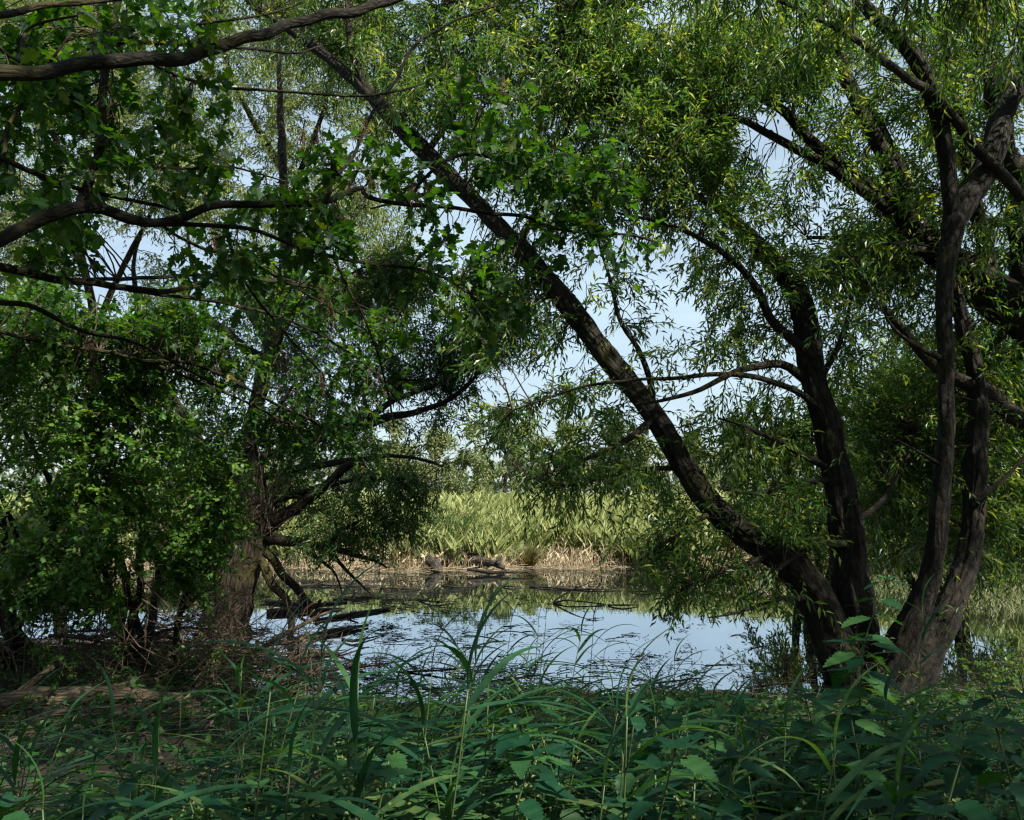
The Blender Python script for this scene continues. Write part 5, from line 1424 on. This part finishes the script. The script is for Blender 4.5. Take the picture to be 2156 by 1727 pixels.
def build_near_plants():
    rng = np.random.default_rng(160)
    R = lambda a, b: float(rng.uniform(a, b))
    blades = [reed_leaf_mesh(math.radians(a), math.radians(c), tw, w, s) for s, (a, c, tw, w) in enumerate(
        [(36, -20, .5, .026), (50, -38, -.6, .025), (14, -36, .3, .030), (62, -10, .4, .024), (4, -30, -.4, .028), (44, -64, .8, .026)])]
    protos = []
    for k in range(6):
        root = thing("reed_plant", "reed", "reed", (0, -50, 0))
        H = 1.0
        lean = (R(-.04, .16), R(-.06, .06))
        me, pts = stem_mesh("reed_stem", H, lean, .0048, M["stem_green"], R(-.05, .12))
        link("stem", me, root)
        nl = 10
        for i in range(nl):
            t = .22 + .78 * (i + .3) / nl
            o = link("leaf", blades[int(rng.integers(0, 6))], root)
            right = (i % 2 == 0) or rng.random() < .3
            rz = R(-.55, .55) + (0 if right else math.pi)
            basis(o, along(pts, min(t, 1)), rz, R(-.15, .25), R(.34, .50) * (1 - .35 * abs(t - .6)), R(-.3, .3))
        o = link("leaf", blades[3], root); basis(o, pts[-1], R(-.5, .5), .45, .3)
        protos.append(root)
    nleaf = [toothed_leaf_mesh("nettle_leaf", M["nettle_leaf"], 9, .52, s, sag=.16 + .06 * s) for s in range(3)]
    nprotos = []
    for k in range(5):
        root = thing("nettle", "nettle", "nettle", (0, -50, 0))
        lean = (R(-.12, .12), R(-.08, .08))
        me, pts = stem_mesh("nettle_stem", 1.0, lean, .0055, M["stem_green"], R(-.1, .1))
        link("stem", me, root)
        fb = Buf()
        nodes = 9
        for i in range(nodes):
            t = .22 + .76 * i / (nodes - 1)
            az = (i % 2) * math.pi / 2 + k + R(-.25, .25)
            L = (.17 - .085 * max(0, t - .45) / .55) * R(.85, 1.12)
            for s in (0, math.pi):
                o = link("leaf", nleaf[int(rng.integers(0, 3))], root)
                p = along(pts, t)
                off = np.array([math.cos(az + s), math.sin(az + s), .25]) * .022
                basis(o, p + off, az + s + R(-.2, .2), R(-.75, .0) - .25 * (1 - t), L, R(-.3, .3), 'y')
                if t > .35:
                    m = 12
                    a = az + s + np.sign(R(-1, 1)) * .6
                    base_p = p + np.array([0, 0, .004])
                    tt = np.sort(rng.random(m))
                    q = base_p + np.array([math.cos(a), math.sin(a), 0]) * (tt * .055)[:, None] - UP * (tt ** 2 * .06)[:, None] + rng.normal(0, .003, (m, 3))
                    put_leaves(fb, DIA, q, rng.normal(0, 1, (m, 3)), rng.normal(0, 1, (m, 3)), np.full(m, .010), np.full(m, .008), rng.random(m))
        tb = nleaf[0]
        for s in range(4):
            o = link("leaf", tb, root); basis(o, pts[-1], s * 1.57 + k, .45, .05, 0, 'y')
        fb.build("flower_strings", M["flower_string"], root, False, "stuff")
        nprotos.append(root)
    lobed = [lobed_leaf_mesh(s) for s in range(3)]
    bprotos = []
    for k in range(3):
        root = thing("lobed_herb", "herb", "herb", (0, -50, 0))
        me, pts = stem_mesh("herb_stem", .55, (R(-.1, .1), R(-.1, .1)), .005, M["stem_green"])
        link("stem", me, root)
        for i in range(9):
            t = .25 + .75 * i / 8; az = i * 2.4 + k
            r = .10 * (1.15 - t) + .03
            p = along(pts, t); q = p + np.array([math.cos(az) * r, math.sin(az) * r, .035])
            sb = Buf(); twigs_batch(sb, np.array([[p, (p + q) / 2 + [0, 0, .01], q]]), np.full((1, 3), .0022), 4)
            st = sb.build("leaf_stalk", M["stem_green"], root)
            o = link("leaf", lobed[int(rng.integers(0, 3))], root)
            basis(o, q, az, R(-.35, .05), R(.13, .20) * (1.1 - .35 * t), R(-.25, .25), 'y')
        bprotos.append(root)
    used = set()

    def place(protos_, k, x, y, h, rz, label, group=None, name=None, sc=None):
        p = protos_[k % len(protos_)]
        if (id(protos_), k % len(protos_)) in used:
            p = copy_tree(p)
        else:
            used.add((id(protos_), k % len(protos_)))
        p.location = (x, y, float(ground_z(x, y)) - .02)
        p.rotation_euler = (0, 0, rz)
        s = sc or h
        p.scale = (s, s, h) if sc else (h, h, h)
        tag(p, label, group=group)
        if not group and "group" in p:
            del p["group"]
        return p

    def hero(protos_, k, px, ytop, Y, rz, label, sc=None):
        x = (px - CX) / F * Y
        ztop = CAMZ - (ytop - HORIZON) * Y / F
        return place(protos_, k, x, Y, ztop - float(ground_z(x, Y)) + .02, rz, label, sc=sc)

    # plants one can single out
    hero(nprotos, 0, 1730, 1215, 4.9, .3, "tall nettle reaching up in front of the leaning willow stem", sc=1.7)
    hero(nprotos, 1, 1775, 1330, 4.3, 1.3, "bushy nettle with hanging flower strings beside the tall one", sc=1.8)
    hero(nprotos, 2, 1470, 1400, 4.6, .8, "dark nettle silhouetted on the bright water left of the tall nettle", sc=1.2)
    hero(protos, 0, 1905, 1270, 5.6, .1, "slender lone reed with bright arching leaves before the forked stem", sc=1.0)
    hero(protos, 1, 1762, 1545, 2.9, -.1, "near reed spreading broad grey-green leaves both ways at the lower right", sc=1.15)
    hero(protos, 2, 1105, 1300, 4.8, 0, "tall reed silhouetted on the sky's reflection at mid shore", sc=.95)
    hero(protos, 3, 1180, 1330, 4.6, .5, "leafy reed just right of the silhouetted one at mid shore", sc=.95)
    hero(protos, 4, 1005, 1345, 4.7, 3.0, "reed just left of the silhouetted one at mid shore", sc=.85)
    hero(protos, 5, 1395, 1385, 4.6, .2, "reed with drooping tip in front of the bright water at the right", sc=.8)
    hero(protos, 0, 925, 1480, 3.4, .1, "near reed with yellow-green stem left of the bottom centre", sc=.95)
    hero(protos, 2, 560, 1400, 3.9, 0, "reed clump's tallest stem at the lower left before the dead branches", sc=.95)
    hero(protos, 1, 1300, 1500, 3.3, 0, "near reed with a long stem leaning at bottom centre", sc=.9)
    hero(bprotos, 0, 300, 1510, 3.5, 0, "tallest lobed-leaved herb at the lower left, left of the reed clump", sc=1.7)
    # drifts of alike plants
    def scatter(n, xr, Yr, ytop, hr, protos_, label, group, sc=None, wind=None, mind=.14):
        done, tries = [], 0
        while len(done) < n and tries < 6000:
            tries += 1
            Y = R(*Yr); px = R(*xr)
            x = (px - CX) / F * Y
            if any((x - a) ** 2 + (Y - b) ** 2 < mind ** 2 for a, b in done):
                continue
            g = float(ground_z(x, Y))
            h = min(CAMZ - (R(*ytop) - HORIZON) * Y / F - g, hr[1])
            if h < hr[0] or Y > float(near_shore(x)) - .15:
                continue
            done.append((x, Y))
            rz = R(-.6, .6) + (math.pi if rng.random() < .14 else 0) if wind else R(0, 6.28)
            place(protos_, len(done) + 1, x, Y, h, rz, label, group, sc=(R(.85, 1.15) * sc) if sc else None)
    scatter(54, (1230, 2220), (1.9, 4.4), (1430, 1640), (.35, 1.05), nprotos, "stinging nettle in the dense patch at the lower right", "nettles at the lower right", 1.3)
    scatter(28, (740, 1280), (2.0, 4.4), (1470, 1660), (.35, 1.0), nprotos, "stinging nettle among the reeds at the bottom centre", "nettles at the bottom centre", 1.2)
    scatter(16, (-40, 720), (2.0, 3.6), (1560, 1700), (.3, .9), nprotos, "stinging nettle along the bottom left edge", "nettles at the bottom left", 1.1)
    scatter(44, (480, 900), (2.0, 4.8), (1370, 1600), (.4, 1.15), protos, "reed stem in the leaning clump at the lower left", "reeds at the lower left", 1.15, True)
    scatter(42, (900, 1480), (2.0, 5.0), (1420, 1620), (.4, 1.1), protos, "reed stem in the drift at the bottom centre", "reeds at the bottom centre", 1.15, True)
    scatter(9, (960, 1260), (4.2, 5.4), (1290, 1400), (.4, 1.3), protos, "reed stem standing against the bright water at mid shore", "reeds against the bright water", .95, True)
    scatter(20, (-60, 430), (2.0, 4.0), (1480, 1670), (.4, 1.0), protos, "reed stem along the bottom left corner", "reeds at the bottom left corner", 1.1, True)
    scatter(24, (1500, 2200), (2.1, 5.0), (1450, 1640), (.35, 1.0), protos, "reed stem among the nettles at the lower right", "reeds at the lower right", 1.05, True)
    scatter(16, (180, 900), (2.2, 3.8), (1540, 1700), (.25, .9), bprotos, "lobed-leaved herb under the reeds at the lower left", "lobed herbs at the lower left", 1.3)
    scatter(9, (170, 470), (2.5, 3.5), (1530, 1650), (.25, 1.0), bprotos, "lobed-leaved herb beside the tallest one at the lower left", "lobed herbs beside the tallest one", 1.6)
    # dry upright stalks
    for px, yt, Y, label in [(396, 1440, 4.2, "thin straw-coloured dead stalk standing at the lower left"), (576, 1500, 3.6, "pale bent dead reed stalk inside the lower left clump"), (1130, 1490, 3.8, "straw-coloured stalk in front of the mid shore reeds"), (1190, 1440, 4.3, "second straw-coloured stalk, right of the one before the mid shore reeds"), (80, 1560, 3.8, "thin pale stalk near the bottom left corner")]:
        x = (px - CX) / F * Y; g = float(ground_z(x, Y)); h = CAMZ - (yt - HORIZON) * Y / F - g
        root = thing("dead_stalk", label, "stalk", (x, Y, g))
        me, pts = stem_mesh("dead_stalk", h, (R(-.08, .08), 0), .0028, M["driftwood"], R(-.06, .06)); link("stem", me, root)
        q = along(pts, R(.5, .8)); b = Buf(); put_leaves(b, DIA, q[None], np.array([[R(-.5, .5), 0, -1.0]]), np.array([[0, -1.0, .2]]), np.array([R(.08, .14)]), np.array([.007]), np.array([.3])); b.build("withered_leaf", M["litter"], root)
    # low cover between the plants
    b = Buf(); n = 14000
    Y = rng.uniform(2.2, 8.0, n); px = rng.uniform(-60, 2220, n); X = (px - CX) / F * Y
    dens = np.where(px < 700, .5, .95) * np.clip(1.35 - (Y - 3) / 6, .12, 1)
    ok = (rng.random(n) < dens) & (Y < near_shore(X) - .1); X, Y = X[ok], Y[ok]; n = len(X)
    pos = np.stack([X, Y, ground_z(X, Y) + rng.random(n) * .22 * np.clip(1.3 - (Y - 3) / 5, .25, 1)], -1)
    put_leaves(b, HAW, pos, np.stack([rng.normal(0, 1, n), rng.normal(-.2, 1, n), rng.normal(-.1, .35, n)], -1), UP + rng.normal(0, .45, (n, 3)), rng.uniform(.045, .10, n), rng.uniform(.035, .07, n), rng.random(n) * .92)
    n = 4200
    Y = rng.uniform(2.4, 7.9, n); px = rng.uniform(-60, 2220, n); X = (px - CX) / F * Y
    ok = (rng.random(n) < np.where(px < 700, .45, .9)) & (Y < near_shore(X) - .05); X, Y = X[ok], Y[ok]; n = len(X)
    p0 = np.stack([X, Y, ground_z(X, Y) - .01], -1); a = rng.normal(.2, 1.2, n); L = rng.uniform(.15, .5, n) * np.clip(1.3 - (Y - 3) / 6, .4, 1)
    d = np.stack([np.cos(a) * .5, np.sin(a) * .5, np.ones(n)], -1); hz = np.stack([np.cos(a), np.sin(a), 0 * a], -1)
    tt = np.array([0, .4, .75, 1.])
    path = p0[:, None] + d[:, None] * (L[:, None] * tt)[..., None] + hz[:, None] * (L[:, None] * tt ** 2 * .5)[..., None] - UP * (L[:, None] * tt ** 2.4 * .55)[..., None]
    twigs_batch(b, path, np.full((n, 4), .0035) * np.array([1, 1, .7, .2]), 3, np.repeat(rng.random(n) * .8, 12))
    tag(b.build("undergrowth", M["ground_leaf"], None, False, "stuff"), "low leafy ground cover and grass on the near bank")
    # brambles with tiny leaves at the left
    for x, y, r, label in [(-3.9, 6.6, .55, "low bramble with small bright leaves above the log at the left edge"), (-2.9, 7.4, .6, "dark low bramble in front of the dead branches"), (4.3, 6.9, .6, "small leafy weed at the right edge below the willow")]:
        g = float(ground_z(x, y))
        root = thing("bramble", label, "bramble", (x, y, g), baked=True)
        sk = []
        for k in range(4):
            bb = Buf(); e = np.array([x, y, g]) + np.array([R(-1, 1) * r, R(-.5, .5) * r, R(.25, .5)])
            P, _ = tube(bb, np.array([[x, y, g - .02], (np.array([x, y, g]) + e) / 2 + [0, 0, .15], e]), np.array([.006, .005, .002]), 5, .1); bb.build("stem", M["twig_green"], root); sk.append(P)
        f = Foliage(int(abs(x) * 100))
        T = np.array([x, y, g + .2]) + f.rng.normal(0, 1, (40, 3)) * [r * .6, r * .4, .14]
        f.grow(np.vstack(sk), T, tpl=HAW, nleaf=8, leaf=(.025, .045), ratio=.8, droop=.15, maxlen=.8, spacing=.07, shoot=(.08, .2), gaps=0, hang=0, upn=1.8, brad=.5)
        f.finish(root, M["hawthorn_leaf"], M["twig"])


def build_shade_leaves():
    """Unseen leaf mass added behind the viewpoint to shut out the low sky."""
    rng = np.random.default_rng(200)
    b = Buf(); n = 15000
    a = rng.uniform(math.radians(150), math.radians(390), n)
    r = rng.uniform(13, 17, n)
    X, Y = np.cos(a) * r * 1.15, np.sin(a) * r + 3
    ok = (Y < 1.5) & (np.abs(X) > -1); X, Y = X[ok], Y[ok]; n = len(X)
    top = 8.5 + 1.2 * np.sin(X * .7) + .8 * np.sin(X * 1.9 + Y)
    Z = ground_z(X, Y) + rng.random(n) ** .9 * top
    put_leaves(b, DIA, np.stack([X, Y, Z], -1), rng.normal(0, 1, (n, 3)) - UP * .5, rng.normal(0, 1, (n, 3)) + UP * .5, rng.uniform(.4, .8, n), rng.uniform(.2, .4, n), rng.random(n))
    tag(b.build("shade_leaves", M["maple_leaf"], None, False, "stuff"), "unseen leaf mass added behind the viewpoint to darken the near bank")


build_shade_leaves()
build_far_trees()
build_reed_bed()
build_tussocks()
build_logs()
build_pond_litter()
build_near_plants()
